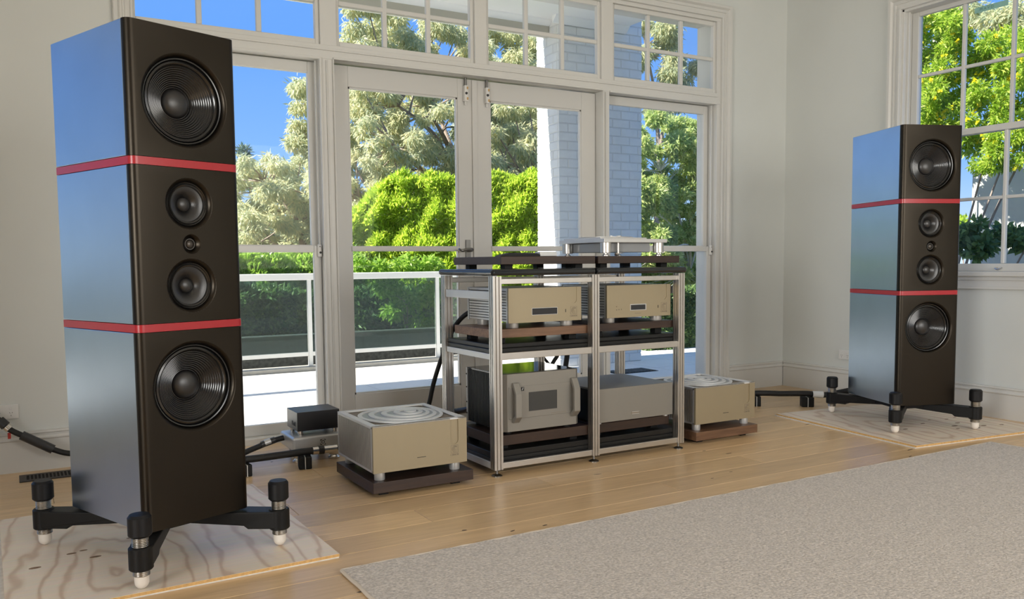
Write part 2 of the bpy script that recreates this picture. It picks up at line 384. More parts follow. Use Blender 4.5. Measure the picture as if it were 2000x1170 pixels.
ca = casing(((.606, 0), (4.824, 2.922)), lambda a, z, d: (a, YB-d, z))
tag(ca.build('trim_2', 'trim_paint'), 'moulded white casing around the doors and tall windows', 'window casing', kind='structure')
def pane(parent, x0, x1, z0, z1, y, m='window_glass'):
    return MB().box(x0, x1, y, y+.004, z0, z1).build('pane', m, parent)
# transoms
tz0, tz1 = 2.352, 2.896
TN = 3
for i, (x0, x1) in enumerate(((.598, 1.628), (1.728, 2.664), (2.752, 3.684), (3.785, 4.792))):
    w = thing('window_%d' % (i+3), ['six-pane transom above the left tall window', 'six-pane transom above the left glazed door',
              'six-pane transom above the right glazed door', 'six-pane transom above the right tall window'][i], 'window', kind='structure')
    s = MB(); fy0, fy1, q = 5.028, 5.066, .024
    s.box(x0, x0+q, fy0, fy1, tz0, tz1).box(x1-q, x1, fy0, fy1, tz0, tz1).box(x0+q, x1-q, fy0, fy1, tz0, tz0+.033).box(x0+q, x1-q, fy0, fy1, tz1-.033, tz1)
    s.build('sash', 'trim_paint', w, bevel=.004)
    gx0, gx1, gz0, gz1 = x0+q, x1-q, tz0+.033, tz1-.033
    pwid = (gx1-gx0)/3; zm = 2.612
    MB().box(gx0, gx1, fy0+.0055, fy1-.0055, zm-.014, zm+.014).build('muntin', 'trim_paint', w, bevel=.006)
    for k in (1, 2): MB().box(gx0+pwid*k-.015, gx0+pwid*k+.015, fy0+.004, fy1-.004, gz0, gz1).build('muntin', 'trim_paint', w, bevel=.006)
    for k in range(3):
        for (a, b) in ((gz0, zm-.012), (zm+.012, gz1)): pane(w, gx0+pwid*k+.01, gx0+pwid*(k+1)-.01, a, b, 5.047)
# tall double-hung windows
for i, (x0, x1, lab) in enumerate(((.598, 1.622, 'tall double-hung window left of the doors, behind the near speaker'), (3.750, 4.792, 'tall double-hung window right of the doors'))):
    w = thing('window_%d' % (i+1), lab, 'window', kind='structure')
    st = .048
    def sash(y0, y1, z0, z1, rb, rt, nm):
        s = MB().box(x0+.004, x0+st, y0, y1, z0, z1).box(x1-st, x1-.004, y0, y1, z0, z1).box(x0+st, x1-st, y0, y1, z0, z0+rb).box(x0+st, x1-st, y0, y1, z1-rt, z1)
        so_ = s.build(nm, 'trim_paint', w, bevel=.004)
        MB().box(x0+st-.004, x1-st+.004, (y0+y1)/2, (y0+y1)/2+.004, z0+rb-.004, z1-rt+.004).build('pane', 'window_glass', so_)
    sash(5.105, 5.140, 1.125, 2.265, .045, .065, 'upper_sash')
    sash(5.062, 5.098, .040, 1.165, .065, .040, 'lower_sash')
    MB().box(x0, x1, 5.0, YO+.03, -.02, .040).build('window_sill', 'trim_paint', w, bevel=.006)
    sl_ = MB(); sl_.box(x1-.020, x1-.012, 5.050, 5.062, 1.165, 2.262); sl_.build('sash_cord_track', 'trim_paint', w)
    lk = MB().box(x1-.030, x1-.006, 5.040, 5.062, 1.095, 1.172).build('sash_lock', 'white_plastic', w, bevel=.006)
    MB().lathe([(.007, 0), (.006, .006)], 12, T(x1-.016, 5.040, 1.122) @ Matrix.Rotation(PI/2, 4, 'X'), False, True).build('keyhole', 'socket_dark', lk)
    MB().lathe([(.003, 0), (.003, .003)], 10, T(x1-.019, 5.040, 1.158) @ Matrix.Rotation(PI/2, 4, 'X'), False, True).build('screw', 'socket_dark', lk)
# glazed doors
def door(n, x0, x1, lab, meet):
    d = thing('door_%d' % n, lab, 'door', kind='structure')
    y0, y1 = 5.095, 5.135; s = .120
    l = MB().box(x0, x0+s, y0, y1, .008, 2.262).box(x1-s, x1, y0, y1, .008, 2.262).box(x0+s, x1-s, y0, y1, 2.137, 2.262).box(x0+s, x1-s, y0, y1, .008, .230)
    l.build('door_leaf', 'door_paint', d, bevel=.003)
    gb = MB()
    for (a, b, c, e) in ((x0+s-.002, x0+s+.010, .230, 2.137), (x1-s-.010, x1-s+.002, .230, 2.137), (x0+s, x1-s, 2.127, 2.139), (x0+s, x1-s, .228, .240)): gb.box(a, b, y0+.008, y1-.008, c, e)
    gb.build('glazing_bead', 'door_paint', d)
    MB().box(x0+s, x1-s, y0-.006, y1+.004, 1.130, 1.163).build('mid_rail', 'nickel' if 0 else 'door_paint', d, bevel=.006)
    pane(d, x0+s, x1-s, .235, 1.135, 5.113); pane(d, x0+s, x1-s, 1.158, 2.132, 5.113)
    return d
d1 = door(1, 1.703, 2.6935, 'left leaf of the glazed white double doors, with lever handle', 1)
d2 = door(2, 2.6965, 3.687, 'right leaf of the glazed white double doors, behind the rack', 0)
MB().box(2.676, 2.714, 5.083, 5.0955, .01, 2.26).build('meeting_bead', 'door_paint', d1, bevel=.003)
for dd, bx in ((d1, 2.625), (d2, 2.785)):
    for top in (1, 0):
        if not top and dd is d2: continue
        zc = 2.165 if top else .105; sgn = 1 if top else -1
        b_ = MB().box(bx-.013, bx+.013, 5.062, 5.095, zc-.052, zc+.052).build('door_bolt', 'white_plastic', dd, bevel=.004)
        MB().cyl(bx, 5.078, zc+.05 if top else .012, 2.266 if top else zc-.05, .009, 12).build('bolt_rod', 'nickel', b_, smooth=True)
        MB().lathe([(.009, 0), (.007, .006)], 14, T(bx-.002, 5.062, zc) @ Matrix.Rotation(PI/2, 4, 'X'), False, True).build('bolt_lock', 'socket_dark', b_)
        for q in (-.034, .034): MB().box(bx+.001, bx+.011, 5.059, 5.063, zc+q-.008, zc+q+.008).build('screw_cover', 'brass', b_)
        MB().cyl(bx-.002, 5.078, zc-.075 if top else zc+.05, zc-.05 if top else zc+.075, .005, 10).build('bolt_pull', 'white_plastic', b_)
hp = MB().box(2.617, 2.652, 5.083, 5.095, .985, 1.205).build('handle_plate', 'nickel', d1, bevel=.003)
MB().tube(spline([(2.634, 5.085, 1.136), (2.634, 5.045, 1.136), (2.60, 5.040, 1.140), (2.565, 5.040, 1.133), (2.540, 5.040, 1.143)], 5), [.012]*6+[.010]*10+[.008]*5, 10).build('lever', 'nickel', hp, smooth=True)
MB().lathe([(.001, -.020), (.012, -.018), (.014, -.008), (.010, 0)], 14, T(2.650, 5.060, 1.138) @ Matrix.Rotation(PI/2, 4, 'X')).build('thumb_turn', 'nickel', hp, smooth=True)
# side window (double hung, six over six) in the right wall
w = thing('window_7', 'six-over-six sash window beside the far speaker', 'window', kind='structure')
jm = MB(); jm.box(XR-.004, XO-.10, RY1-.028, RY1, RZ0, RZ1).box(XR-.004, XO-.10, RY0, RY0+.028, RZ0, RZ1).box(XR-.004, XO-.10, RY0, RY1, RZ1-.028, RZ1)
jm.box(XR+.03, XR+.045, RY1-.045, RY1-.028, RZ0, RZ1)
jm.build('jamb', 'trim_paint', w, bevel=.003)
cs = casing(((RY0+.012, RZ0-.02), (RY1-.012, RZ1-.012)), lambda a, z, d: (XR-d, a, z))
cs.build('casing', 'trim_paint', w)
MB().box(XR-.060, XO+.02, RY0-.13, RY1+.13, .930, .962).build('window_sill', 'trim_paint', w, bevel=.006)
ap = MB().box(XR-.018, XR, RY0-.10, RY1+.10, .850, .930).box(XR-.030, XR, RY0-.10, RY1+.10, .905, .930).box(XR-.028, XR, RY0-.10, RY1+.10, .846, .862); ap.build('apron', 'trim_paint', w, bevel=.003)
def rsash(nm, x0, x1, z0, z1, rb, rt):
    ya, yb_ = RY0+.030, RY1-.030; st = .050
    s = MB().box(x0, x1, ya, ya+st, z0, z1).box(x0, x1, yb_-st, yb_, z0, z1).box(x0, x1, ya+st, yb_-st, z0, z0+rb).box(x0, x1, ya+st, yb_-st, z1-rt, z1)
    so_ = s.build(nm, 'trim_paint', w, bevel=.004)
    g0, g1, h0, h1 = ya+st, yb_-st, z0+rb, z1-rt; pw = (g1-g0)/3; zm = (h0+h1)/2
    MB().box(x0+.0045, x1-.0045, g0, g1, zm-.011, zm+.011).build('muntin', 'trim_paint', so_, bevel=.005)
    for k in (1, 2): MB().box(x0+.003, x1-.003, g0+pw*k-.012, g0+pw*k+.012, h0, h1).build('muntin', 'trim_paint', so_, bevel=.005)
    xm = (x0+x1)/2
    for k in range(3):
        for (a, b) in ((h0, zm-.009), (zm+.009, h1)): MB().box(xm, xm+.004, g0+pw*k+.008, g0+pw*(k+1)-.008, a, b).build('pane', 'window_glass', so_)
    return so_
us = rsash('upper_sash', 5.645, 5.680, 1.885, RZ1-.028, .042, .030)
lsash = rsash('lower_sash', 5.600, 5.638, .962, 1.925, .052, .042)
MB().tube(spline([(5.598, 3.24, .985), (5.575, 3.245, .982), (5.572, 3.225, .975), (5.58, 3.21, .985), (5.598, 3.21, .985)], 5), .005, 8).build('sash_lift', 'chrome', lsash, smooth=True)
tp = thing('paper_strip', 'faded green paper strip with faint handwriting taped high on the side window', 'paper strip', (5.642, 3.362, 2.703))
MB().box(0, .0012, -.112, .112, -.018, .018).build('strip', 'tape', tp)
text('handwriting', 'M A V D', 'tape_ink', tp, .026, T(-.0006, .03, 0) @ Matrix(((0, 0, -1, 0), (-1, 0, 0, 0), (0, 1, 0, 0), (0, 0, 0, 1))), depth=.0003)
# another full-height window further along the window wall (beyond the left edge of the picture)
w = thing('window_8', 'full-height window beyond the left edge of the picture', 'window', kind='structure')
s = MB(); s.box(SX0, SX0+.06, 5.05, 5.10, SZ0, SZ1).box(SX1-.06, SX1, 5.05, 5.10, SZ0, SZ1).box(SX0, SX1, 5.05, 5.10, SZ0, SZ0+.07).box(SX0, SX1, 5.05, 5.10, SZ1-.06, SZ1).box((SX0+SX1)/2-.03, (SX0+SX1)/2+.03, 5.05, 5.10, SZ0, SZ1)
s.build('sash', 'trim_paint', w); MB().box(SX0+.06, (SX0+SX1)/2-.03, 5.07, 5.074, SZ0+.07, SZ1-.06).build('pane', 'window_glass', w); MB().box((SX0+SX1)/2+.03, SX1-.06, 5.07, 5.074, SZ0+.07, SZ1-.06).build('pane', 'window_glass', w)
# ================================================================== loudspeakers
SW, SD = .397, .540          # cabinet width, depth
ZB, ZT = .158, 1.848
BAND = ((.831, .857), (1.382, 1.408))
def round_front(w, v0, v1, r, n=6):
    pts = [(w, v1), (-w, v1)]
    for k in range(n+1):
        a = PI+(PI/2)*k/n; pts.append((-w+r+r*math.cos(a), v0+r+r*math.sin(a)))
    for k in range(n+1):
        a = 1.5*PI+(PI/2)*k/n; pts.append((w-r+r*math.cos(a), v0+r+r*math.sin(a)))
    return pts
def baffle_mesh(w, v0, v1, z0, z1, r, holes):
    """front slab with rounded upright edges and round driver openings"""
    bm = bmesh.new(); pts = round_front(w, v0, v1, r); n = len(pts)
    lo = [bm.verts.new((x, y, z0)) for x, y in pts]; hi = [bm.verts.new((x, y, z1)) for x, y in pts]
    # the flat front runs between the end of the first arc and the start of the second
    ia, ib = 2+6, 2+7
    for i in range(n):
        j = (i+1) % n
        if i == ia or i == 0: continue
        bm.faces.new((lo[i], lo[j], hi[j], hi[i]))
    bm.faces.new(lo[::-1]); bm.faces.new(hi)
    es = []
    a, b, c, d = lo[ia], lo[ib], hi[ib], hi[ia]
    for p, q in ((a, b), (b, c), (c, d), (d, a)):
        e = bm.edges.get((p, q)) or bm.edges.new((p, q)); es.append(e)
    for (u, z, R) in holes:
        m = 56; ring = [bm.verts.new((u+R*math.cos(2*PI*k/m), v0, z+R*math.sin(2*PI*k/m))) for k in range(m)]
        for k in range(m): es.append(bm.edges.new((ring[k], ring[(k+1) % m])))
    bmesh.ops.triangle_fill(bm, use_beauty=True, use_dissolve=False, edges=es, normal=(0, -1, 0))
    bmesh.ops.recalc_face_normals(bm, faces=bm.faces)
    me = bpy.data.meshes.new('baffle'); bm.to_mesh(me); bm.free(); return me
def driver_mtx(u, z): return T(u, -SD/2, z) @ Matrix(((1, 0, 0, 0), (0, 0, 1, 0), (0, -1, 0, 0), (0, 0, 0, 1)))   # +z of profile -> into the cabinet
def make_speaker(name, label, loc, rz):
    t = thing(name, label, 'loudspeaker', loc, rz, 'pair of tower speakers')
    w = SW/2; f0 = -SD/2
    mods = ((ZB, BAND[0][0], [(0, .634, .158)], 'lower_cabinet'), (BAND[0][1], BAND[1][0], [(0, .982, .093), (.004, 1.124, .034), (0, 1.261, .088)], 'middle_cabinet'), (BAND[1][1], ZT, [(0, 1.607, .158)], 'upper_cabinet'))
    for z0, z1, holes, nm in mods:
        g = .0016
        cb = MB(); a_, b_ = z0+g, z1-g
        for q, ins in ((-.2375, 0), (-.2375, .018)): pass
        V = [(-w, -.2375), (-w, SD/2), (w, SD/2), (w, -.2375), (w-.018, -.2375), (w-.018, SD/2-.018), (-w+.018, SD/2-.018), (-w+.018, -.2375)]
        cb.prism(V, a_, b_)
        cb.prism([(-w+.018, -.2375), (w-.018, -.2375), (w-.018, SD/2-.018), (-w+.018, SD/2-.018)], a_+.0002, a_+.018)
        cb.prism([(-w+.018, -.2375), (w-.018, -.2375), (w-.018, SD/2-.018), (-w+.018, SD/2-.018)], b_-.018, b_-.0002)
        c = cb.build(nm, 'cabinet_sky_sheen', t, bevel=.002)
        me = baffle_mesh(w, f0, -.2395, z0+g, z1-g, .024, holes); me.materials.append(MATS['baffle'])
        me.polygons.foreach_set('use_smooth', [True]*len(me.polygons)); me.set_sharp_from_angle(angle=math.radians(30))
        o = bpy.data.objects.new('baffle', me); COL.objects.link(o); o.parent = c
    for z0, z1 in BAND:
        tag(MB().prism(round_front(w, f0, SD/2, .024), z0, z1).build('red_band', 'band_red', t, smooth=True), 'bright red band between cabinets', None)
    for u, z, R in ((0, 1.607, .158), (0, .634, .158)):
        m = driver_mtx(u, z)
        k = R/.158
        wf_ = MB().lathe([(.158*k, 0), (.154*k, .0015), (.149*k, .007), (.146*k, .016), (.145*k, .024)], 56, m).build('woofer', 'baffle', t, smooth=True)
        MB().lathe([(.146, .020), (.143, .016), (.139, .017), (.137, .024), (.134, .019), (.128, .0165), (.122, .021), (.120, .027)], 56, m).build('surround', 'surround', wf_, smooth=True)
        pr = []
        N = 66
        for i in range(N+1):
            q = i/N; r = .121-(.121-.050)*q; dep = .026+.045*q; dep += .0011*math.sin(q*2*PI*11); pr.append((r, dep))
        MB().lathe(pr, 64, m).build('cone', 'cone', wf_, smooth=True)
        MB().lathe([(.052, .0715), (.050, .068)]+[(.049*math.cos(a), .070-.026*math.sin(a)) for a in [PI/2*i/9 for i in range(10)]], 40, m).build('dust_cap', 'dust_cap', wf_, smooth=True)
    for u, z, R in ((0, 1.261, .088), (0, .982, .093)):
        m = driver_mtx(u, z)
        md = MB().lathe([(R, 0), (R-.004, .0015), (R-.010, .008), (R-.013, .016)], 48, m).build('midrange', 'baffle', t, smooth=True)
        MB().lathe([(R-.012, .014), (R-.015, .011), (R-.019, .014), (R-.022, .010), (R-.027, .013), (R-.029, .018)], 48, m).build('surround', 'surround', md, smooth=True)
        r0 = R-.028
        MB().lathe([(r0-(r0-.024)*q, .017+.026*q-.006*math.sin(PI*q)) for q in [i/8 for i in range(9)]], 40, m).build('cone', 'cone_paper', md, smooth=True)
        MB().lathe([(.026, .043)]+[(.025*math.cos(a), .042-.014*math.sin(a)) for a in [PI/2*i/7 for i in range(8)]], 28, m).build('dust_cap', 'dust_cap', md, smooth=True)
    m = driver_mtx(.004, 1.124)
    tw = MB().lathe([(.034, 0), (.031, .002), (.025, .010), (.021, .016), (.020, .020)], 36, m).build('tweeter', 'baffle', t, smooth=True)
    MB().lathe([(.021, .017), (.019, .012), (.0165, .012), (.015, .017)], 30, m).build('tweeter_ring', 'alu_dark', tw, smooth=True)
    MB().lathe([(.0155, .017)]+[(.015*math.cos(a), .017-.009*math.sin(a)) for a in [PI/2*i/6 for i in range(7)]], 24, m).build('dome', 'dome_metal', tw, smooth=True)
    # outrigger base: a plate under the cabinet with four arms and four adjustable feet
    for sx in (-1, 1):
        for sy in (-1, 1):
            fx, fy = .265*sx, .355*sy; ang = math.atan2(fy, fx); L = math.hypot(fx, fy)
            m = Matrix.Rotation(ang, 4, 'Z')
            pr = [(.02, .150), (L+.01, .150), (L+.01, .086), (L-.105, .086), (L-.120, .098), (.30, .100), (.02, .118)]
            arm = MB(); hw0, hw1 = .055, .036
            def side(s):
                return [m @ Vector((x, s*(hw0+(hw1-hw0)*min(1, x/(L-.03))), z)) for x, z in pr]
            A, B = side(-1), side(1); n = len(pr)
            arm.add(A+B, [tuple(range(n)), tuple(range(n, 2*n))[::-1]]+[(i, n+i, n+(i+1) % n, (i+1) % n) for i in range(n)])
            ao = arm.build('arm', 'outrigger', t, bevel=.004)
            MB().lathe([(.0, .079), (.034, .079), (.0375, .083), (.0375, .150), (.034, .154), (0, .154)], 32, T(fx, fy, 0)).build('boss', 'outrigger', ao, smooth=True)
            ft = MB().lathe([(.0255, .060)]+[(.0255+(.0012 if i % 2 else 0), .060+.0026*i) for i in range(50)], 24, T(fx, fy, 0), True, True).build('threaded_foot', 'thread_steel', t, smooth=True)
            MB().lathe([(.001, .0155)]+[(.0225*math.sin(a), .0155+.024*(1-math.cos(a))) for a in [PI/2*i/8 for i in range(1, 9)]]+[(.0225, .061), (.0, .062)], 24, T(fx, fy, 0)).build('foot_tip', 'tip_white', ft, smooth=True)
            MB().lathe([(0, .186), (.030, .186), (.0365, .193), (.0365, .250), (.030, .259), (0, .260)], 32, T(fx, fy, 0)).build('foot_knob', 'knob_black', ft, smooth=True)
    MB().box(-.12, .12, -.16, .16, .120, .157).build('base_plate', 'outrigger', t, bevel=.003)
    return t
TOE = math.radians(21)
sp_l = make_speaker('tower_speaker', 'near tower speaker on the left, black with two red bands', (.432, 3.340, 0), TOE)
sp_r = copy_tree(sp_l); sp_r.location = (4.8725, 3.4235, 0); sp_r.rotation_euler = (0, 0, -TOE)
sp_r['label'] = 'far tower speaker in front of the side window, black with two red bands'
# ================================================================== plywood sheets
def ply(label, c, w, d, rz, knots, seed):
    t = thing('plywood_sheet', label, 'plywood', (c[0], c[1], 0), rz, 'plywood sheets under the speakers')
    th = .0145; n = 5; z = .0042
    MB().box(-w/2-.013, w/2-.002, -d/2-.001, d/2+.004, 0.0002, .0042).build('felt_backing', 'felt', t)
    h = (th-.0042)/n
    for k in range(n):
        o = MB().box(-w/2, w/2, -d/2, d/2, z+h*k, z+h*(k+1)).build('veneer_layer', ['ply_face' if k == n-1 else ('ply_dark' if k % 2 else 'ply_light'), 'ply_light'], t)
        if k == n-1:
            for p in o.data.polygons: p.material_index = 0 if p.normal.z > .5 else 1
    for kx, ky, r in knots:
        pts = [(kx+r*1.5*math.cos(2*PI*i/12), ky+r*.75*math.sin(2*PI*i/12)) for i in range(12)]
        MB().prism(pts, .012, .0150).build('knot', 'ply_knot', t)
    return t
ply('pale plywood sheet under the near tower speaker', (.434, 3.465), 1.03, 1.165, math.radians(1.5), [(-.23, -.13, .013), (-.30, -.045, .011), (-.42, -.14, .013), (-.09, .03, .012), (-.26, -.03, .009), (.1, .1, .009)], 1)
kr = [(-.10, -.02, .010), (.02, -.12, .012), (.13, -.26, .016), (.23, -.20, .013), (.30, -.33, .014), (.36, -.23, .012), (.20, -.36, .016), (.07, -.33, .010), (.42, -.36, .012), (.28, -.08, .010), (.38, -.06, .009), (-.22, -.2, .012), (.16, -.05, .009)]
ply('knotty plywood sheet with white felt edge under the far tower speaker', (4.895, 3.40), 1.10, 1.13, math.radians(-6.5), kr, 2)
# ================================================================== rug
rg = thing('rug', 'large beige woven wool rug in the foreground', 'rug', (0, 0, 0))
rx0, rx1, ry1, ry0 = .915, 4.745, 2.755, -.6
g = MB(); nx, ny = 80, 70
def rz_(u, v): return .0125+.0012*math.sin(u*37)*math.sin(v*29)+.0008*math.sin(u*91+v*53)
for iy in range(ny+1):
    for ix in range(nx+1): g.v.append((rx0+.008+(rx1-rx0-.016)*ix/nx, ry0+(ry1-.008-ry0)*iy/ny, rz_(ix/nx*3.8, iy/ny*3.3)))
g.f = [(iy*(nx+1)+ix, iy*(nx+1)+ix+1, (iy+1)*(nx+1)+ix+1, (iy+1)*(nx+1)+ix) for iy in range(ny) for ix in range(nx)]; g.mi = [0]*len(g.f)
g.build('pile', 'rug', rg, smooth=True)
def wob(p, q, n): return [Vector(p).lerp(Vector(q), i/n)+Vector((random.uniform(-.002, .002), random.uniform(-.002, .002), random.uniform(-.0008, .0008))) for i in range(n+1)]
for p, q in (((rx0+.006, ry1-.006, .0068), (rx1-.006, ry1-.006, .0068)), ((rx0+.006, ry1-.006, .0068), (rx0+.006, ry0, .0068)), ((rx1-.006, ry1-.006, .0068), (rx1-.006, ry0, .0068))):
    MB().tube(wob(p, q, 90), .0068, 8).build('hem', 'rug_hem', rg, smooth=True)
# ================================================================== equipment rack
rk = thing('equipment_rack', 'two-bay aluminium audio rack with black shelves in front of the doors', 'rack', (0, 0, 0))
PX = ((1.990, 2.038), (2.578, 2.622), (3.160, 3.204)); RY = ((3.590, 3.635), (4.125, 4.170))
def tslot(x0, x1, y0, y1, g=.006, d=.007):
    """aluminium profile with two grooves on each face"""
    def edge(a, b): L = b-a; return [a+L*.30-g/2, a+L*.30+g/2, a+L*.70-g/2, a+L*.70+g/2]
    ex, ey = edge(x0, x1), edge(y0, y1); p = []
    p += [(x0, y0), (ex[0], y0), (ex[0], y0+d), (ex[1], y0+d), (ex[1], y0), (ex[2], y0), (ex[2], y0+d), (ex[3], y0+d), (ex[3], y0), (x1, y0)]
    p += [(x1, ey[0]), (x1-d, ey[0]), (x1-d, ey[1]), (x1, ey[1]), (x1, ey[2]), (x1-d, ey[2]), (x1-d, ey[3]), (x1, ey[3]), (x1, y1)]
    p += [(ex[3], y1), (ex[3], y1-d), (ex[2], y1-d), (ex[2], y1), (ex[1], y1), (ex[1], y1-d), (ex[0], y1-d), (ex[0], y1), (x0, y1)]
    p += [(x0, ey[3]), (x0+d, ey[3]), (x0+d, ey[2]), (x0, ey[2]), (x0, ey[1]), (x0+d, ey[1]), (x0+d, ey[0]), (x0, ey[0])]
    return p
for x0, x1 in PX:
    for y0, y1 in RY:
        po = MB().prism(tslot(x0, x1, y0, y1), .034, .984).build('post', 'alu', rk)
        core = MB().box(x0+.0075, x1-.0075, y0+.0075, y1-.0075, .036, .982).build('post_core', 'alu_dark', po)
        cx, cy_ = (x0+x1)/2, (y0+y1)/2
        MB().lathe([(0, 0), (.026, 0), (.026, .004), (.018, .008), (.006, .012), (.005, .036), (0, .036)], 24, T(cx, cy_, .0004)).build('levelling_foot', 'nickel', po, smooth=True)
for b in range(2):
    xa, xb = PX[b][1], PX[b+1][0]
    for yr in (3.598, 4.140):
        for z0, z1 in ((.036, .066), (.575, .609), (.946, .972)): MB().box(xa, xb, yr, yr+.022, z0, z1).build('rail', 'alu', rk, bevel=.002)
    sx0, sx1 = PX[b][0]+.012 if b == 0 else PX[b][0]+.024, PX[b+1][0]+.020 if b == 0 else PX[b+1][1]-.012
    for zt, th in ((.650, .044), (.115, .058)):
        s_ = MB().box(sx0, sx1, 3.637, 4.123, zt-th/2+.0015, zt).box(sx0+.004, sx1-.004, 3.641, 4.119, zt-th/2-.0025, zt-th/2+.0025).box(sx0, sx1, 3.637, 4.123, zt-th, zt-th/2-.0015)
        s_.build('shelf', 'shelf_black', rk, bevel=.0025)
for x0 in (1.996, 3.178):
    for z0, z1, nm in ((.871, .911, 'side_bar'), (.032, .066, 'side_rail'), (.575, .605, 'side_rail')):
        MB().box(x0, x0+.020, 3.636, 4.124, z0, z1).build(nm, 'alu_cool', rk, bevel=.002)
for b, (xa, xb) in enumerate(((1.980, 2.596), (2.602, 3.214))):
    MB().box(xa, xb, 3.578, 4.182, .9865, 1.0185).build('top_slab', 'slab_gloss', rk, bevel=.014, seg=4)
# ================================================================== timber isolation platforms
def platform(label, x0, x1, y0, y1, z0, z1, m, zf, group='timber platforms'):
    t = thing('timber_platform', label, 'platform', ((x0+x1)/2, (y0+y1)/2, zf), 0, group)
    w, d = (x1-x0)/2, (y1-y0)/2
    MB().box(-w, w, -d, d, z0-zf, z1-zf).build('board', m, t, bevel=.002)
    for sx in (-1, 1):
        for sy in (-1, 1):
            cx, cy_ = sx*(w-.07), sy*(d-.07)
            MB().box(cx-.022, cx+.022, cy_-.022, cy_+.022, 0.0003, z0-zf).build('pad', 'rubber', t)
    return t
platform('walnut platform under the upper left amplifier in the rack', 2.022, 2.592, 3.645, 4.075, .678, .721, 'walnut_light', .650)
platform('walnut platform under the upper right amplifier in the rack', 2.622, 3.172, 3.645, 4.075, .682, .722, 'walnut', .650)
platform('dark walnut platform under the amplifier with thick handles', 2.030, 2.592, 3.640, 4.085, .140, .191, 'walnut', .115)
platform('dark walnut platform under the ribbed-top silver amplifier', 2.622, 3.150, 3.655, 4.100, .137, .186, 'walnut', .115)
platform('walnut platform on top of the rack carrying the remote control', 2.065, 2.632, 3.640, 4.160, 1.041, 1.081, 'walnut', 1.0185)
platform('walnut platform on top of the rack carrying the turntable', 2.652, 3.208, 3.640, 4.110, 1.041, 1.080, 'walnut', 1.0185)
platform('walnut platform on the floor under the near power amplifier', 1.345, 1.850, 3.550, 4.052, .020, .070, 'walnut', 0)
platform('walnut platform on the floor under the far power amplifier', 3.328, 3.815, 3.625, 4.112, .020, .070, 'walnut_light', 0)
# ================================================================== shell emblem engraved on four of the amplifiers
def emblem(t, cx, z, y, s):
    """square outline with a spiral shell and the maker's name under it, on a panel facing -Y"""
    e = MB(); h = s/2; q = s*.035
    for (a, b, c, d) in ((-h, h, h-q, h), (-h, h, -h, -h+q), (-h, -h+q, -h, h), (h-q, h, -h, h)): e.box(cx+a, cx+b, y-.0006, y, z+c, z+d)
    eo = e.build('emblem_frame', 'engrave', t)
    for k, sc in ((0, 1.0), (1, .70), (2, .44)):
        pts = [(cx+s*.06*(1+k*.6)+sc*s*.40*math.cos(a)*.98, y-.0004, z+s*.04*k+sc*s*.40*math.sin(a)) for a in [PI*.25+PI*1.45*i/16 for i in range(17)]]
        MB().tube(pts, [s*.012+s*.012*math.sin(PI*i/16) for i in range(17)], 6).build('shell_line', 'engrave', eo)
    MB().box(cx+s*.22, cx+s*.34, y-.0008, y, z+s*.24, z+s*.36).build('shell_mark', 'engrave', eo)
    text('maker_name', 'CANOR', 'engrave', t, s*.33, T(cx, y-.0003, z-s*.72) @ FRONT)
def scoop(t, cx, z0, z1, y, r, m):
    """shallow rounded finger groove: a raised rim line down the panel"""
    pts = [(cx-r, y, z1)]+[(cx-r*math.cos(a), y, z0+r-r*math.sin(a)) for a in [PI*i/12 for i in range(13)]]+[(cx+r, y, z1)]
    MB().tube(pts, .0011, 6).build('finger_groove', 'engrave', t)
def groove_panel(x0, x1, y0, y1, z0, z1, cx, r, zc, d=.006):
    """front panel with a milled half-round channel from the top edge down to zc"""
    bm = bmesh.new(); yf = y0
    outer = [(x0, z0), (x1, z0), (x1, z1), (cx+r, z1)]; arc = [(cx+r*math.cos(a), zc+r-r*math.sin(a)) for a in [PI*i/14 for i in range(15)]]
    loop = outer+arc+[(cx-r, z1), (x0, z1)]
    fv = [bm.verts.new((x, yf, z)) for x, z in loop]; bv = [bm.verts.new((x, y1, z)) for x, z in loop]; n = len(loop)
    bm.faces.new(fv); bm.faces.new(bv[::-1])
    for i in range(n): bm.faces.new((fv[i], bv[i], bv[(i+1) % n], fv[(i+1) % n]))
    ch = [(cx+r, z1)]+arc+[(cx-r, z1)]; cv = [bm.verts.new((x, yf+d, z)) for x, z in ch]; bm.faces.new(cv)
    bmesh.ops.recalc_face_normals(bm, faces=bm.faces); me = bpy.data.meshes.new('front_panel'); bm.to_mesh(me); bm.free(); return me
def link(me, name, m, parent, smooth=False):
    me.materials.append(MATS[m]); o = bpy.data.objects.new(name, me); COL.objects.link(o); o.parent = parent; return o
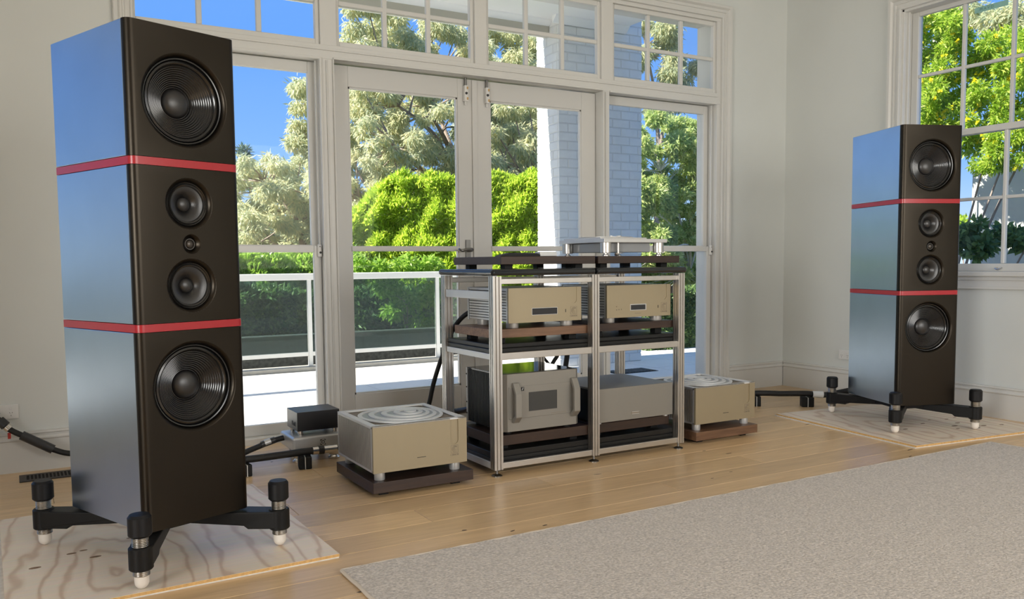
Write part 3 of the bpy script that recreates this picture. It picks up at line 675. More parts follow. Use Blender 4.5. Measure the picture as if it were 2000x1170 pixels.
# ------------------------------------------------------------------ big power amplifiers standing on the floor
def mono(label, loc):
    t = thing('power_amplifier', label, 'amplifier', loc, 0, 'matching silver power amplifiers on the floor')
    w, d, z0, z1 = .470, .480, .040, .254
    link(groove_panel(-w/2, w/2, -d/2, -d/2+.014, z0, z1, w/2-.065, .021, .130), 'front_panel', 'alu_panel', t)
    MB().box(-w/2+.022, w/2-.022, -d/2+.014, d/2-.004, z0+.004, z1-.012).build('chassis', 'alu_dark', t)
    for sx in (-1, 1):
        fr_ = MB(); xa = sx*w/2; xb = sx*(w/2-.022); a, b = min(xa, xb), max(xa, xb)
        fr_.box(a, b, -d/2+.014, d/2, z0, z0+.010).box(a, b, -d/2+.014, d/2, z1-.014, z1-.004).box(a, b, d/2-.008, d/2, z0, z1-.004).box(a, b, -d/2+.014, -d/2+.026, z0, z1-.004)
        fr_.build('side_frame', 'alu_cool', t, bevel=.001)
    for sx in (-1, 1):
        for k in range(30):
            yy = -d/2+.034+k*(d-.050)/29.0
            a, b = sorted((sx*w/2-sx*.001, sx*(w/2-.022)))
            MB().box(a, b, yy-.0038, yy+.0038, z0+.010, z1-.014).build('cooling_fin', 'alu_fin', t)
    # top plate with shell-shaped cut-outs: border, centre disc, recessed rings
    tp_ = MB(); q = .030
    tp_.box(-w/2, w/2, -d/2, -d/2+q, z1-.006, z1).box(-w/2, w/2, d/2-q, d/2, z1-.006, z1).box(-w/2, -w/2+q, -d/2+q, d/2-q, z1-.006, z1).box(w/2-q, w/2, -d/2+q, d/2-q, z1-.006, z1)
    top = tp_.build('top_plate', 'top_plate', t, bevel=.001)
    MB().box(-w/2+q, w/2-q, -d/2+q, d/2-q, z1-.013, z1-.009).build('vent_mesh', 'engrave', top)
    MB().lathe([(0, z1-.0045), (.196, z1-.0045), (.196, z1-.009), (0, z1-.009)], 56, T(0, 0, 0)).build('grille_disc', 'mesh_top', top)
    def crescent(R, r, off, nm, ang):
        n = 56; o_ = [(R*math.cos(2*PI*i/n), R*math.sin(2*PI*i/n)) for i in range(n)]; ci = (off*math.cos(ang), off*math.sin(ang))
        i_ = [(ci[0]+r*math.cos(2*PI*i/n), ci[1]+r*math.sin(2*PI*i/n)) for i in range(n)]
        vs = [(x, y, z1) for x, y in o_]+[(x, y, z1) for x, y in i_]+[(x, y, z1-.006) for x, y in o_]+[(x, y, z1-.006) for x, y in i_]
        fs = []
        for i in range(n):
            j = (i+1) % n; fs += [(i, j, n+j, n+i), (i, 2*n+i, 2*n+j, j), (n+i, n+j, 3*n+j, 3*n+i)]
        return MB().add(vs, fs)
    A0 = math.radians(40)
    for R, r, off, sh in ((.205, .188, .006, 0), (.165, .143, .010, .022), (.118, .096, .010, .052), (.072, .048, .010, .082), (.030, .004, .004, .105)):
        o = crescent(R, r, off, 'vent_ring', A0).build('vent_ring', 'top_plate', top); o.location = (sh*math.cos(A0), sh*math.sin(A0), 0)
    for sx in (-1, 1):
        for sy in (-1, 1):
            n = 8; cx, cy_ = sx*(w/2-q), sy*(d/2-q)
            MB().prism([(cx-sx*.002, cy_-sy*.002), (cx-sx*.016, cy_-sy*.002), (cx-sx*.002, cy_-sy*.016)], z1-.006, z1).build('corner_web', 'top_plate', top)
            MB().lathe([(0, .0004), (.0235, .0004), (.0245, .003), (.0245, z0), (0, z0)], 28, T(sx*(w/2-.045), sy*(d/2-.045), 0)).build('foot', 'alu_cool', t, smooth=True)
    MB().box(-.022, .022, -d/2-.0008, -d/2+.001, .088, .0905).build('status_slot', 'text_dark', t)
    emblem(t, w/2-.065, .107, -d/2, .038)
    return t
m1 = mono('near silver power amplifier on the floor beside the small stacked boxes', (1.587, 3.800, .070))
m2 = copy_tree(m1); m2.location = (3.575, 3.885, .070); m2['label'] = 'far silver power amplifier on the floor right of the rack'
# ------------------------------------------------------------------ slatted amplifiers on the middle shelf
def slatted(name, label, loc, right):
    t = thing(name, label, 'amplifier', loc, 0, 'silver slatted amplifiers on the middle shelf')
    w, d, z0, z1 = .438, .440, .028, .202
    link(groove_panel(-w/2, w/2, -d/2, -d/2+.012, z0, z1, w/2-.048, .0195, .117, .003), 'front_panel', 'alu_panel', t)
    MB().box(-w/2+.016, w/2-.016, -d/2+.012, d/2-.004, z0+.004, z1-.006).build('chassis', 'alu_dark', t)
    MB().box(-w/2+.002, w/2-.002, -d/2+.012, d/2, z1-.006, z1-.001).build('lid', 'alu_cool', t, bevel=.001)
    for sx in (-1, 1):
        xa, xb = sorted((sx*w/2, sx*(w/2-.012)))
        for yy in (-d/2+.012, d/2-.012): MB().box(xa, xb, yy, yy+.012, z0, z1).build('side_post', 'alu_cool', t)
        for k in range(12):
            zz = z0+.006+k*(z1-z0-.020)/11.0
            MB().box(xa, xb, -d/2+.024, d/2-.020, zz, zz+.0098).build('slat', 'alu_cool', t)
        for yy in (-.02, .12): MB().box(sx*(w/2-.013)-.001, sx*(w/2-.013)+.001, yy, yy+.03, z0+.008, z1-.012).build('slat_bracket', 'alu_dark', t)
    for sx in (-1, 1):
        for yy in (-d/2+.060, d/2-.075): MB().lathe([(0, .0004), (.031, .0004), (.032, .004), (.032, z0), (0, z0)], 28, T(sx*(w/2-.055), yy, 0)).build('foot', 'alu_fin', t, smooth=True)
    y = -d/2
    if not right:
        b = MB().box(-.084, .070, y-.0016, y+.002, .064, .100).build('display_bezel', 'alu_cool', t); MB().box(-.082, .068, y-.0022, y, .066, .098).build('display', 'display', b)
        kx = .121
    else:
        b = MB().box(-.064, .046, y-.0016, y+.002, .064, .098).build('display_bezel', 'alu_cool', t); MB().box(-.060, .040, y-.0022, y, .067, .094).build('display', 'display', b)
        kx = .130
        for bx, bz in ((-.155, .088), (-.155, .070), (-.139, .071), (-.123, .072)): MB().lathe([(.0032, 0), (.0026, .0018)], 12, T(bx, y, bz) @ Matrix.Rotation(PI/2, 4, 'X'), False, True).build('button', 'engrave', t)
        MB().box(-.032, .012, y-.0006, y+.001, .047, .0495).build('model_line', 'engrave', t)
    MB().box(kx-.002, kx+.002, y-.0008, y+.001, .072, .088).build('power_slot', 'text_dark', t)
    emblem(t, w/2-.048, .080, y, .040)
    return t
slatted('slatted_amplifier', 'silver slatted-side amplifier in the upper left bay, wide dark display', (2.327, 3.866, .721), False)
slatted('slatted_amplifier', 'silver slatted-side amplifier in the upper right bay, four small buttons', (2.931, 3.866, .722), True)
# ------------------------------------------------------------------ heavy amplifier with handles and black heat sinks
t = thing('heatsink_amplifier', 'grey amplifier with thick angular handles and black heat sinks, lower left of rack', 'amplifier', (2.293, 3.83, .191))
w, d, z0, z1 = .456, .40, .016, .306
y = -d/2
pp = [(-w/2, y+.018), (-w/2+.022, y), (w/2-.022, y), (w/2, y+.018), (w/2, y+.030), (-w/2, y+.030)]
MB().prism(pp, z0, z1).build('front_panel', 'amp_grey', t, bevel=.002)
MB().box(-w/2+.03, w/2-.03, y-.003, y+.004, z0+.064, z1-.064).build('centre_panel', 'amp_grey', t, bevel=.002)
MB().box(-w/2+.024, w/2-.024, y+.030, d/2, z0, z1-.008).build('chassis', 'heatsink', t)
MB().box(-w/2+.004, w/2-.004, y+.030, d/2, z1-.008, z1).build('lid', 'slab_gloss', t, bevel=.001)
for sx in (-1, 1):
    for k in range(22):
        yy = y+.038+k*(d-.060)/21
        xa, xb = sorted((sx*(w/2-.002), sx*(w/2-.026)))
        MB().box(xa, xb, yy, yy+.006, z0+.004, z1-.010).build('heat_fin', 'heatsink', t)
    xa, xb = sorted((sx*w/2, sx*(w/2-.03)))
    rp_ = MB().box(xa, xb, d/2-.010, d/2+.002, z0, z1-.002).build('rear_plate', 'alu_cool', t)
    for zz in (.06, .12, .20, .27): MB().lathe([(.004, 0), (.004, .003)], 10, T(sx*(w/2), d/2-.004, zz) @ Matrix.Rotation(sx*PI/2, 4, 'Y'), False, True).build('screw', 'text_dark', rp_)
    # handle: a chamfered bow standing off the panel
    hx = sx*(w/2-.066) if sx < 0 else w/2-.040
    out = [(y+.001, .062), (y-.014, .062), (y-.042, .092), (y-.042, .210), (y-.014, .262), (y+.001, .262), (y+.001, .240), (y-.006, .238), (y-.026, .204), (y-.026, .100), (y-.006, .084), (y+.001, .082)]
    MB().prism(out, hx-.018, hx+.018, 'x').build('handle', 'amp_grey', t, bevel=.003)
MB().box(-.083, .086, y-.0042, y, .112, .208).build('screen', 'screen_grey', t)
bg_ = MB().box(-.128, -.111, y-.0040, y, .218, .237).build('badge', 'text_dark', t)
MB().prism([(-.1245, .222), (-.1205, .222), (-.1145, .234), (-.1185, .234)], y-.0046, y-.0035, 'y').build('badge_stroke', 'alu_cool', bg_)
MB().box(.05, .14, y-.0036, y, .090, .0915).build('panel_line', 'engrave', t)  # thin dark line on the front panel, right of centre
for sx in (-1, 1):
    for sy in (-1, 1): MB().cyl(sx*(w/2-.05), sy*(d/2-.05), .0003, z0, .02, 20).build('foot', 'rubber', t)
# ------------------------------------------------------------------ silver amplifier with ribbed lid
t = thing('ribbed_amplifier', 'silver amplifier with finely ribbed lid, lower right of rack', 'amplifier', (2.892, 3.86, .186))
w, d, z0, z1 = .518, .470, .010, .190
MB().box(-w/2, w/2, -d/2, -d/2+.012, z0, z1).build('front_panel', 'amp_grey', t, bevel=.0015)
MB().box(-w/2+.006, w/2-.006, -d/2+.012, d/2, z0, z1-.010).build('chassis', 'heatsink', t)
lid = MB().box(-w/2+.003, w/2-.003, -d/2+.012, d/2, z1-.010, z1-.004).build('lid', 'mesh_top', t)
N = 74
for k in range(N):
    xx = -w/2+.006+k*(w-.012)/(N-1)
    MB().box(xx-.0021, xx+.0021, -d/2+.016, d/2-.004, z1-.0045, z1-.0005).build('lid_rib', 'mesh_top', lid)
bz = MB().box(-.032, .024, -d/2-.001, -d/2+.001, .036, .052).build('badge', 'engrave', t)
MB().box(-.029, .021, -d/2-.0018, -d/2, .048, .0508).build('badge_line', 'alu_cool', bz); MB().box(-.029, .021, -d/2-.0018, -d/2, .0375, .040).build('badge_line', 'alu_cool', bz)
for sx in (-1, 1):
    for sy in (-1, 1): MB().cyl(sx*(w/2-.03), sy*(d/2-.03), .0003, z0, .014, 18).build('foot', 'alu_cool', t)
# ------------------------------------------------------------------ turntable on the rack top
t = thing('turntable', 'silver two-tier turntable plinth on round legs, on top of the rack', 'turntable', (2.905, 3.855, 1.080))
w, d = .430, .430
MB().box(-w/2, w/2, -d/2, d/2, .072, .092).build('plinth', 'alu_cool', t, bevel=.002)
MB().box(-w/2+.02, .120, -d/2+.06, d/2-.02, .092, .101).build('upper_tier', 'alu_cool', t, bevel=.0015)
MB().lathe([(0, .101), (.150, .101), (.152, .104), (.152, .107), (0, .108)], 48, T(-.03, .02, 0)).build('platter', 'alu_cool', t, smooth=True)
MB().box(-w/2+.06, w/2-.08, -d/2+.05, d/2-.04, .020, .072).build('motor_housing', 'acrylic', t, bevel=.004)
MB().cyl(.0, -.06, .108, .113, .016, 24).build('record_clamp', 'alu_fin', t)
MB().cyl(-.045, -.05, .101, .114, .010, 20).build('speed_knob', 'alu_cool', t)
for sx in (-1, 1):
    for sy in (-1, 1):
        MB().lathe([(0, .0004), (.020, .0004), (.020, .006), (.010, .010), (.010, .016), (.030, .018), (.030, .072), (0, .072)], 28, T(sx*(w/2-.035), sy*(d/2-.035), 0)).build('leg', 'alu', t, smooth=True)
MB().lathe([(0, .004), (.006, .004), (.006, .072), (0, .072)], 14, T(-w/2+.115, -d/2+.03, 0)).build('support_rod', 'alu', t, smooth=True)
MB().lathe([(0, .0004), (.010, .002), (.012, .010), (.008, .018), (0, .019)], 18, T(-w/2+.105, -d/2+.03, 0)).build('level_ball', 'chrome', t, smooth=True)
t = thing('remote_control', 'thin dark wedge-shaped remote control lying on the rack top', 'remote', (2.200, 3.71, 1.081))
MB().prism([(-.118, 0.0004), (.118, .0004), (.120, .008), (.100, .016), (-.050, .018), (-.100, .008)], -.030, .030, 'y').build('body', 'knob_black', t, bevel=.002)
MB().box(-.02, .09, -.018, .018, .0165, .0182).build('key_area', 'acrylic', t)
tag(MB().box(2.322, 2.425, 3.690, 3.740, 1.0814, 1.104).build('metal_block', 'alu_cool', bevel=.002), 'small silver metal block lying beside the remote control', 'metal block')
# ------------------------------------------------------------------ two small boxes stacked behind the near amplifier
t = thing('power_supply', 'flat silver box on chrome cone feet beside the left tall window', 'power supply', (1.365, 4.525, 0))
MB().box(-.137, .137, -.125, .125, .066, .140).build('case', 'alu_cool', t, bevel=.012, seg=4)
bd_ = MB().box(.010, .038, -.1265, -.124, .088, .118).build('emblem', 'text_dark', t)
MB().lathe([(.013, 0), (.0145, .001), (.011, .001), (.0095, 0)], 24, T(.024, -.1265, .103) @ Matrix.Rotation(PI/2, 4, 'X')).build('emblem_ring', 'alu_cool', bd_)
MB().lathe([(0, 0), (.006, 0), (.006, .001), (0, .001)], 18, T(.024, -.1265, .103) @ Matrix.Rotation(PI/2, 4, 'X')).build('emblem_dot', 'alu_cool', bd_)
for sx, sy in ((-.095, -.075), (.095, -.085), (-.07, .085), (.08, .085)):
    MB().lathe([(0, .0004), (.030, .0004), (.032, .003), (.032, .009), (.026, .012), (.022, .020), (.030, .030), (.032, .040), (.032, .058), (.026, .066), (0, .066)], 28, T(sx, sy, 0)).build('cone_foot', 'chrome', t, smooth=True)
t = thing('power_supply', 'small glossy black box on chrome feet, stacked on the silver box', 'power supply', (1.377, 4.525, .140))
MB().box(-.116, .116, -.098, .098, .026, .128).build('case', 'black_box', t, bevel=.002)
text('maker_name', 'PlixiR', 'text_dark', t, .034, T(-.1165, -.03, .060) @ Matrix(((0, 0, -1, 0), (-1, 0, 0, 0), (0, 1, 0, 0), (0, 0, 0, 1))))
for sx in (-1, 1):
    for sy in (-1, 1):
        MB().lathe([(0, .0004), (.0135, .0004), (.0135, .008), (.011, .010), (.0135, .012), (.0135, .026), (0, .026)], 22, T(sx*.094, sy*.076, 0)).build('foot', 'chrome', t, smooth=True)
# ================================================================== cables and lifters
def cable(label, pts, r, n=8, name='cable', m='cable', group=None, flat=1.0):
    t = thing(name, label, 'cable', (0, 0, 0), 0, group); MB().tube(spline(pts, n), r, 12, flat).build('jacket', m, t, smooth=True); return t
def lifter(label, x, y, rz, w, d, h):
    t = thing('cable_lifter', label, 'cable lifter', (x, y, 0), rz, 'black cable lifters')
    MB().box(-w/2, -.002, -d/2, d/2, .0003, h).build('block', 'rubber', t, bevel=.005)
    MB().box(.002, w/2, -d/2, d/2, .0003, h).build('block', 'rubber', t, bevel=.005)
    MB().box(-.002, .002, -d/2+.001, d/2-.001, .0003, h-.002).build('seam', 'white_plastic', t)
    return t
lifter('black cable lifter in front of the silver box', 1.258, 4.300, math.radians(-12), .066, .085, .064)
lifter('black cable lifter right behind the near speaker', .955, 4.305, math.radians(5), .05, .085, .060)
lifter('black cable lifter beside the far power amplifier', 4.595, 4.385, math.radians(-35), .060, .070, .072)
lifter('black cable lifter beside the far speaker base', 4.875, 4.165, math.radians(-35), .085, .070, .070)
c = cable('thick black speaker cable resting on lifters behind the near speaker', [(.62, 3.95, .25), (.74, 4.22, .11), (.95, 4.305, .080), (1.12, 4.302, .081), (1.258, 4.300, .084), (1.40, 4.300, .084)], .0185)
MB().tube([(1.30, 4.300, .084), (1.43, 4.300, .082)], .021, 16).build('plug_barrel', 'chrome', c, smooth=True)
MB().tube([(1.33, 4.300, .0835), (1.36, 4.300, .083)], .022, 16).build('plug_band', 'black_box', c, smooth=True)
MB().tube(spline([(1.43, 4.30, .082), (1.50, 4.29, .09), (1.58, 4.16, .15), (1.60, 4.045, .18)], 6), .011, 10).build('lead', 'cable', c, smooth=True)
c = cable('black power cable running from the silver box behind the near speaker', [(1.222, 4.56, .116), (1.16, 4.56, .105), (1.05, 4.55, .075), (.90, 4.50, .045), (.62, 4.40, .035), (.25, 4.45, .04)], .015)
MB().tube([(1.175, 4.560, .110), (1.10, 4.557, .092)], .0175, 14).build('plug', 'cable_sleeve', c, smooth=True)
MB().tube([(1.150, 4.559, .1055), (1.118, 4.558, .0975)], .0183, 14).build('plug_label', 'alu_cool', c, smooth=True)
c = cable('thick black speaker cable resting on lifters beside the far speaker', [(4.00, 4.33, .16), (4.25, 4.43, .10), (4.59, 4.385, .092), (4.74, 4.28, .090), (4.875, 4.165, .0935), (4.98, 4.09, .085), (5.10, 3.85, .16)], .020)
MB().tube([(4.905, 4.140, .0905), (4.965, 4.100, .087)], .0235, 16).build('white_sleeve', 'white_sleeve', c, smooth=True)
a_ = at(-8, 815, 4.955); b_ = at(18, 838, 4.935); c_ = at(42, 850, 4.92); d_ = at(104, 878, 4.90); e_ = at(146, 886, 4.88)
c = cable('black power cable hanging from the wall outlet at the left edge', [(a_.x, 4.985, a_.z+.004), a_, b_, c_, (c_+d_)/2, d_, e_, (.42, 4.82, .10), (.75, 4.6, .03)], .0145)
dv = (d_-c_).normalized()
MB().tube([c_, d_], .0235, 18).build('ferrite_barrel', 'cable_sleeve', c, smooth=True)
MB().tube([a_+(b_-a_)*.25, a_+(b_-a_)*.75], .024, 16).build('plug', 'cable_sleeve', c, smooth=True)
MB().tube([a_+(b_-a_)*.8, b_+(c_-b_)*.05], .0215, 16).build('plug_shell', 'chrome', c, smooth=True)
MB().box(b_.x-.008, b_.x+.006, b_.y-.012, b_.y-.006, b_.z-.048, b_.z-.018).build('tag', 'red_tag', c)
cable('black cable hanging at the back left of the rack', [(1.86, 4.42, .016), (1.95, 4.44, .05), at(836, 796, 4.42), at(846, 752, 4.40), at(858, 712, 4.36), at(870, 680, 4.30), at(884, 645, 4.24), at(905, 618, 4.20), at(935, 600, 4.15)], .013)
cable('black cable bundle on the floor behind the heat-sink amplifier', [at(870, 808, 4.55), at(895, 803, 4.50), at(912, 800, 4.42), at(928, 792, 4.32), at(945, 780, 4.28)], .026, flat=.7)
cable('black cable arching behind the heat-sink amplifier', [at(1052, 670, 4.31), at(1057, 690, 4.31), at(1068, 706, 4.31), at(1080, 717, 4.31), at(1100, 722, 4.30), at(1112, 740, 4.30), (2.80, 4.30, .2), (2.79, 4.30, .010)], .009)
cable('black cable leaning behind the mid rack post, left strand', [at(1092, 660, 4.25), at(1090, 690, 4.25), at(1082, 705, 4.25), at(1072, 722, 4.25), at(1060, 745, 4.25), (2.62, 4.25, .25), (2.60, 4.25, .014)], .012)
cable('black cable leaning behind the mid rack post, right strand', [at(1112, 645, 4.40), at(1108, 690, 4.40), at(1104, 720, 4.40), at(1098, 760, 4.40), (2.85, 4.40, .018)], .016)
# ================================================================== wall outlets, floor vent
def outlet(label, mtx, w, parts):
    t = thing('power_outlet', label, 'outlet'); t.matrix_world = mtx
    MB().box(-w/2, w/2, -.009, 0, -.0365, .0365).build('cover_plate', 'white_plastic', t, bevel=.003)
    for cx in parts:
        MB().box(cx-.006, cx+.006, -.013, -.008, .012, .022).build('switch', 'white_plastic', t, bevel=.002)
        sk = MB().lathe([(0, -.0095), (.0155, -.0095), (.0155, -.006)], 24, T(cx, 0, -.010) @ Matrix.Rotation(-PI/2, 4, 'X') @ Matrix.Diagonal((1, 1, 1, 1))).build('socket_face', 'white_plastic', t, smooth=False)
        for ang, px_, pz_ in ((-.5, -.0055, -.004), (.5, .0055, -.004), (0, 0, -.0185)):
            MB().box(-.0009, .0009, -.0102, -.0090, -.0036, .0036, T(cx+px_, 0, pz_) @ Matrix.Rotation(ang, 4, 'Y')).build('pin_slot', 'socket_dark', sk)
    return t
outlet('white double power outlet on the wall at the left edge', T(-.068, YB, .315), .117, (.024, -.030))
outlet('white power outlet low on the wall beside the far speaker', T(XR, 4.383, .310) @ Matrix.Rotation(-PI/2, 4, 'Z'), .117, (-.030, .024))
t = thing('floor_vent', 'dark bronze slotted floor register by the left baseboard', 'floor vent', (.110, 4.822, 0))
MB().box(-.128, .170, -.070, .070, .0003, .003).build('vent_well', 'vent_hole', t)
fm = MB().box(-.132, .174, -.076, -.050, .0004, .006).box(-.132, .174, .050, .076, .0004, .006).box(-.132, -.100, -.052, .052, .0004, .006).box(.150, .174, -.052, .052, .0004, .006); fm.build('vent_frame', 'vent', t, bevel=.0015)
for k in range(15): MB().box(-.088+k*.0165, -.0815+k*.0165, -.052, .052, .0010, .0056).build('vent_bar', 'vent', t)
# ================================================================== outside: terrace and porch
ZT_ = -.10
ter = MB().box(-5, 11, YO, 9.30, -.22, ZT_-.012).build('terrace', 'grout'); tag(ter, 'pale tiled terrace outside the doors', 'terrace', kind='structure')
for ix in range(-3, 17):
    for iy in range(6):
        x0, y0 = ix*.62-.25, YO+.01+iy*.62
        MB().box(x0+.003, x0+.617, y0+.003, min(y0+.617, 9.02), ZT_-.012, ZT_).build('paving_tile', 'tile', ter)
tag(MB().box(-5, 11, 9.02, 9.22, ZT_-.1, ZT_+.045).build('terrace_kerb', 'kerb_stone', bevel=.006), 'low grey kerb along the terrace edge', 'kerb', kind='structure')
tag(MB().box(-5, 5.6, 9.36, 9.52, -.8, .27).build('planter_wall', 'planter_stone', bevel=.01), 'dark stone planter wall behind the balustrade', 'wall', kind='structure')
gr = MB().box(-60, 80, YO, 120, -.9, -.6).build('ground', 'garden_soil'); tag(gr, 'garden ground beyond the terrace', 'ground', kind='structure')
tag(MB().box(XO, 80, -40, YO, -.9, -.25).build('side_ground', 'garden_soil'), 'garden ground beside the house', 'ground', kind='structure')
grt = thing('terrace_grate', 'dark slotted drain grate set in the terrace near the brick pier', 'drain grate', (5.55, 7.05, ZT_))
MB().box(-.26, .26, -.14, .14, .0003, .004).build('frame', 'vent_hole', grt)
for k in range(12): MB().box(-.24+k*.0415, -.215+k*.0415, -.12, .12, .004, .009).build('grate_bar', 'planter_stone', grt)
porch = MB().box(-2.3, 6.03, YO, 7.99, 3.66, 3.78).build('porch_roof', 'porch_white'); tag(porch, 'white flat porch ceiling over the terrace', 'porch roof', kind='structure')
MB().box(-7, 5.13, 7.93, 7.99, 3.49, 3.66).build('beam', 'beam_paint', porch)
MB().box(-7, 5.13, 7.99, 8.06, 3.505, 3.80).build('gutter', 'porch_white', porch)
MB().prism([(7.95, 3.66), (7.87, 3.66), (7.88, 3.645), (7.94, 3.59), (7.95, 3.585)], -2.3, 5.13, 'x').build('cornice', 'porch_white', porch)
MB().prism([(7.75, 3.66), (7.67, 3.66), (7.68, 3.645), (7.74, 3.59), (7.75, 3.585)], 5.05, 6.03, 'x').build('cornice', 'porch_white', porch)
# painted brick pier
PX0, PX1, PY0, PY1 = 5.13, 6.262, 7.752, 8.198
pier = MB().box(PX0+.006, PX1-.006, PY0+.006, PY1-.006, -.12, 4.7).build('wall_pier', 'mortar'); tag(pier, 'wide white-painted brick pier on the terrace', 'brick pier', kind='structure')
bl, bh, bp = .230, .083, .0945
def brick_mesh(w, d, h):
    me = MB().box(-w/2, w/2, -d/2, d/2, -h/2, h/2).mesh('brick'); me.materials.append(MATS['brick_paint']); return me
BMS = {}
def brick(x0, x1, y0, y1, z):
    k = (round(x1-x0, 3), round(y1-y0, 3))
    if k not in BMS: BMS[k] = brick_mesh(x1-x0, y1-y0, bh)
    o = bpy.data.objects.new('brick', BMS[k]); COL.objects.link(o); o.parent = pier
    o.location = ((x0+x1)/2+random.uniform(-.0012, .0012), (y0+y1)/2+random.uniform(-.0015, .0015), z+bh/2)
    bv = o.modifiers.new('bevel', 'BEVEL'); bv.width = .004; bv.segments = 1
nc = int((4.6+.1)/bp)
for c in range(nc):
    z = ZT_+.004+c*bp
    if z > 4.15: break
    xs = [PX0]; x = PX0+(bl if c % 2 == 0 else .110)
    while x < PX1-.03: xs.append(x); x += bl+.010
    xs.append(PX1)
    for i in range(len(xs)-1):
        a, b = xs[i]+(.010 if i else 0), xs[i+1]
        if b-a > .03: brick(a, b, PY0, PY0+.03, z)
    ys = [PY0+.032, PY0+(.110 if c % 2 == 0 else .230), PY1]
    for i in range(2):
        if ys[i+1]-ys[i] > .03: brick(PX0, PX0+.03, ys[i]+(.010 if i else 0), ys[i+1], z)
# balustrade
bal = thing('balustrade', 'white metal balustrade with glass panels along the terrace edge', 'balustrade', (0, 9.12, ZT_+.045))
zb = ZT_+.045
MB().box(-4.9, 5.10, -.035, .035, .893-zb-.01, .955-zb).build('top_rail', 'rail_white', bal, bevel=.008)
posts = [-4.9, -3.37, -1.84, -.31, 1.22, 2.765, 4.300]
for i, px_ in enumerate(posts):
    MB().box(px_-.022, px_+.022, -.022, .022, .0003, .885-zb).build('post', 'rail_white', bal, bevel=.003)
    nx_ = posts[i+1] if i+1 < len(posts) else 5.12
    MB().box(px_+.022, nx_-.022, -.015, .015, .055-zb, .100-zb).build('bottom_rail', 'rail_white', bal, bevel=.004)
    MB().box(px_+.026, nx_-.026, -.004, .004, .100-zb, .885-zb).build('glass_panel', 'balustrade_glass', bal)
# ================================================================== foliage
FACE = np.array((-.75, -.55, .45))
def leaf_mesh(name, base, direc, L, W, fold=.25):
    """one mesh of many leaves: base points, directions, lengths and widths (all numpy)"""
    n = len(base); d = direc/np.linalg.norm(direc, axis=1, keepdims=True)
    r = RNG.normal(size=(n, 3))*.55+FACE; s = np.cross(d, r); s /= np.linalg.norm(s, axis=1, keepdims=True)+1e-9
    nn = np.cross(s, d)
    L = L[:, None]; W = W[:, None]
    v = np.empty((n, 4, 3), np.float32)
    v[:, 0] = base; v[:, 2] = base+d*L; mid = base+d*L*.45+nn*W*fold
    v[:, 1] = mid+s*W*.5; v[:, 3] = mid-s*W*.5
    me = bpy.data.meshes.new(name)
    me.vertices.add(4*n); me.vertices.foreach_set('co', v.reshape(-1))
    me.loops.add(4*n); me.loops.foreach_set('vertex_index', np.arange(4*n, dtype=np.int32))
    me.polygons.add(n); me.polygons.foreach_set('loop_start', np.arange(0, 4*n, 4, dtype=np.int32))
    me.polygons.foreach_set('loop_total', np.full(n, 4, np.int32))
    me.update(); me.validate(); return me
def foliage(name, base, direc, L, W, m, parent):
    me = leaf_mesh(name, base, direc, L, W); me.materials.append(MATS[m]); o = bpy.data.objects.new(name, me); COL.objects.link(o); o.parent = parent; o['kind'] = 'stuff'; return o
def clump_points(c, r, n, squash=.75):
    v = RNG.normal(size=(n, 3)); v /= np.linalg.norm(v, axis=1, keepdims=True); q = RNG.random(n)**.45
    p = v*(q*r)[:, None]; p[:, 2] *= squash; return p+np.array(c), v
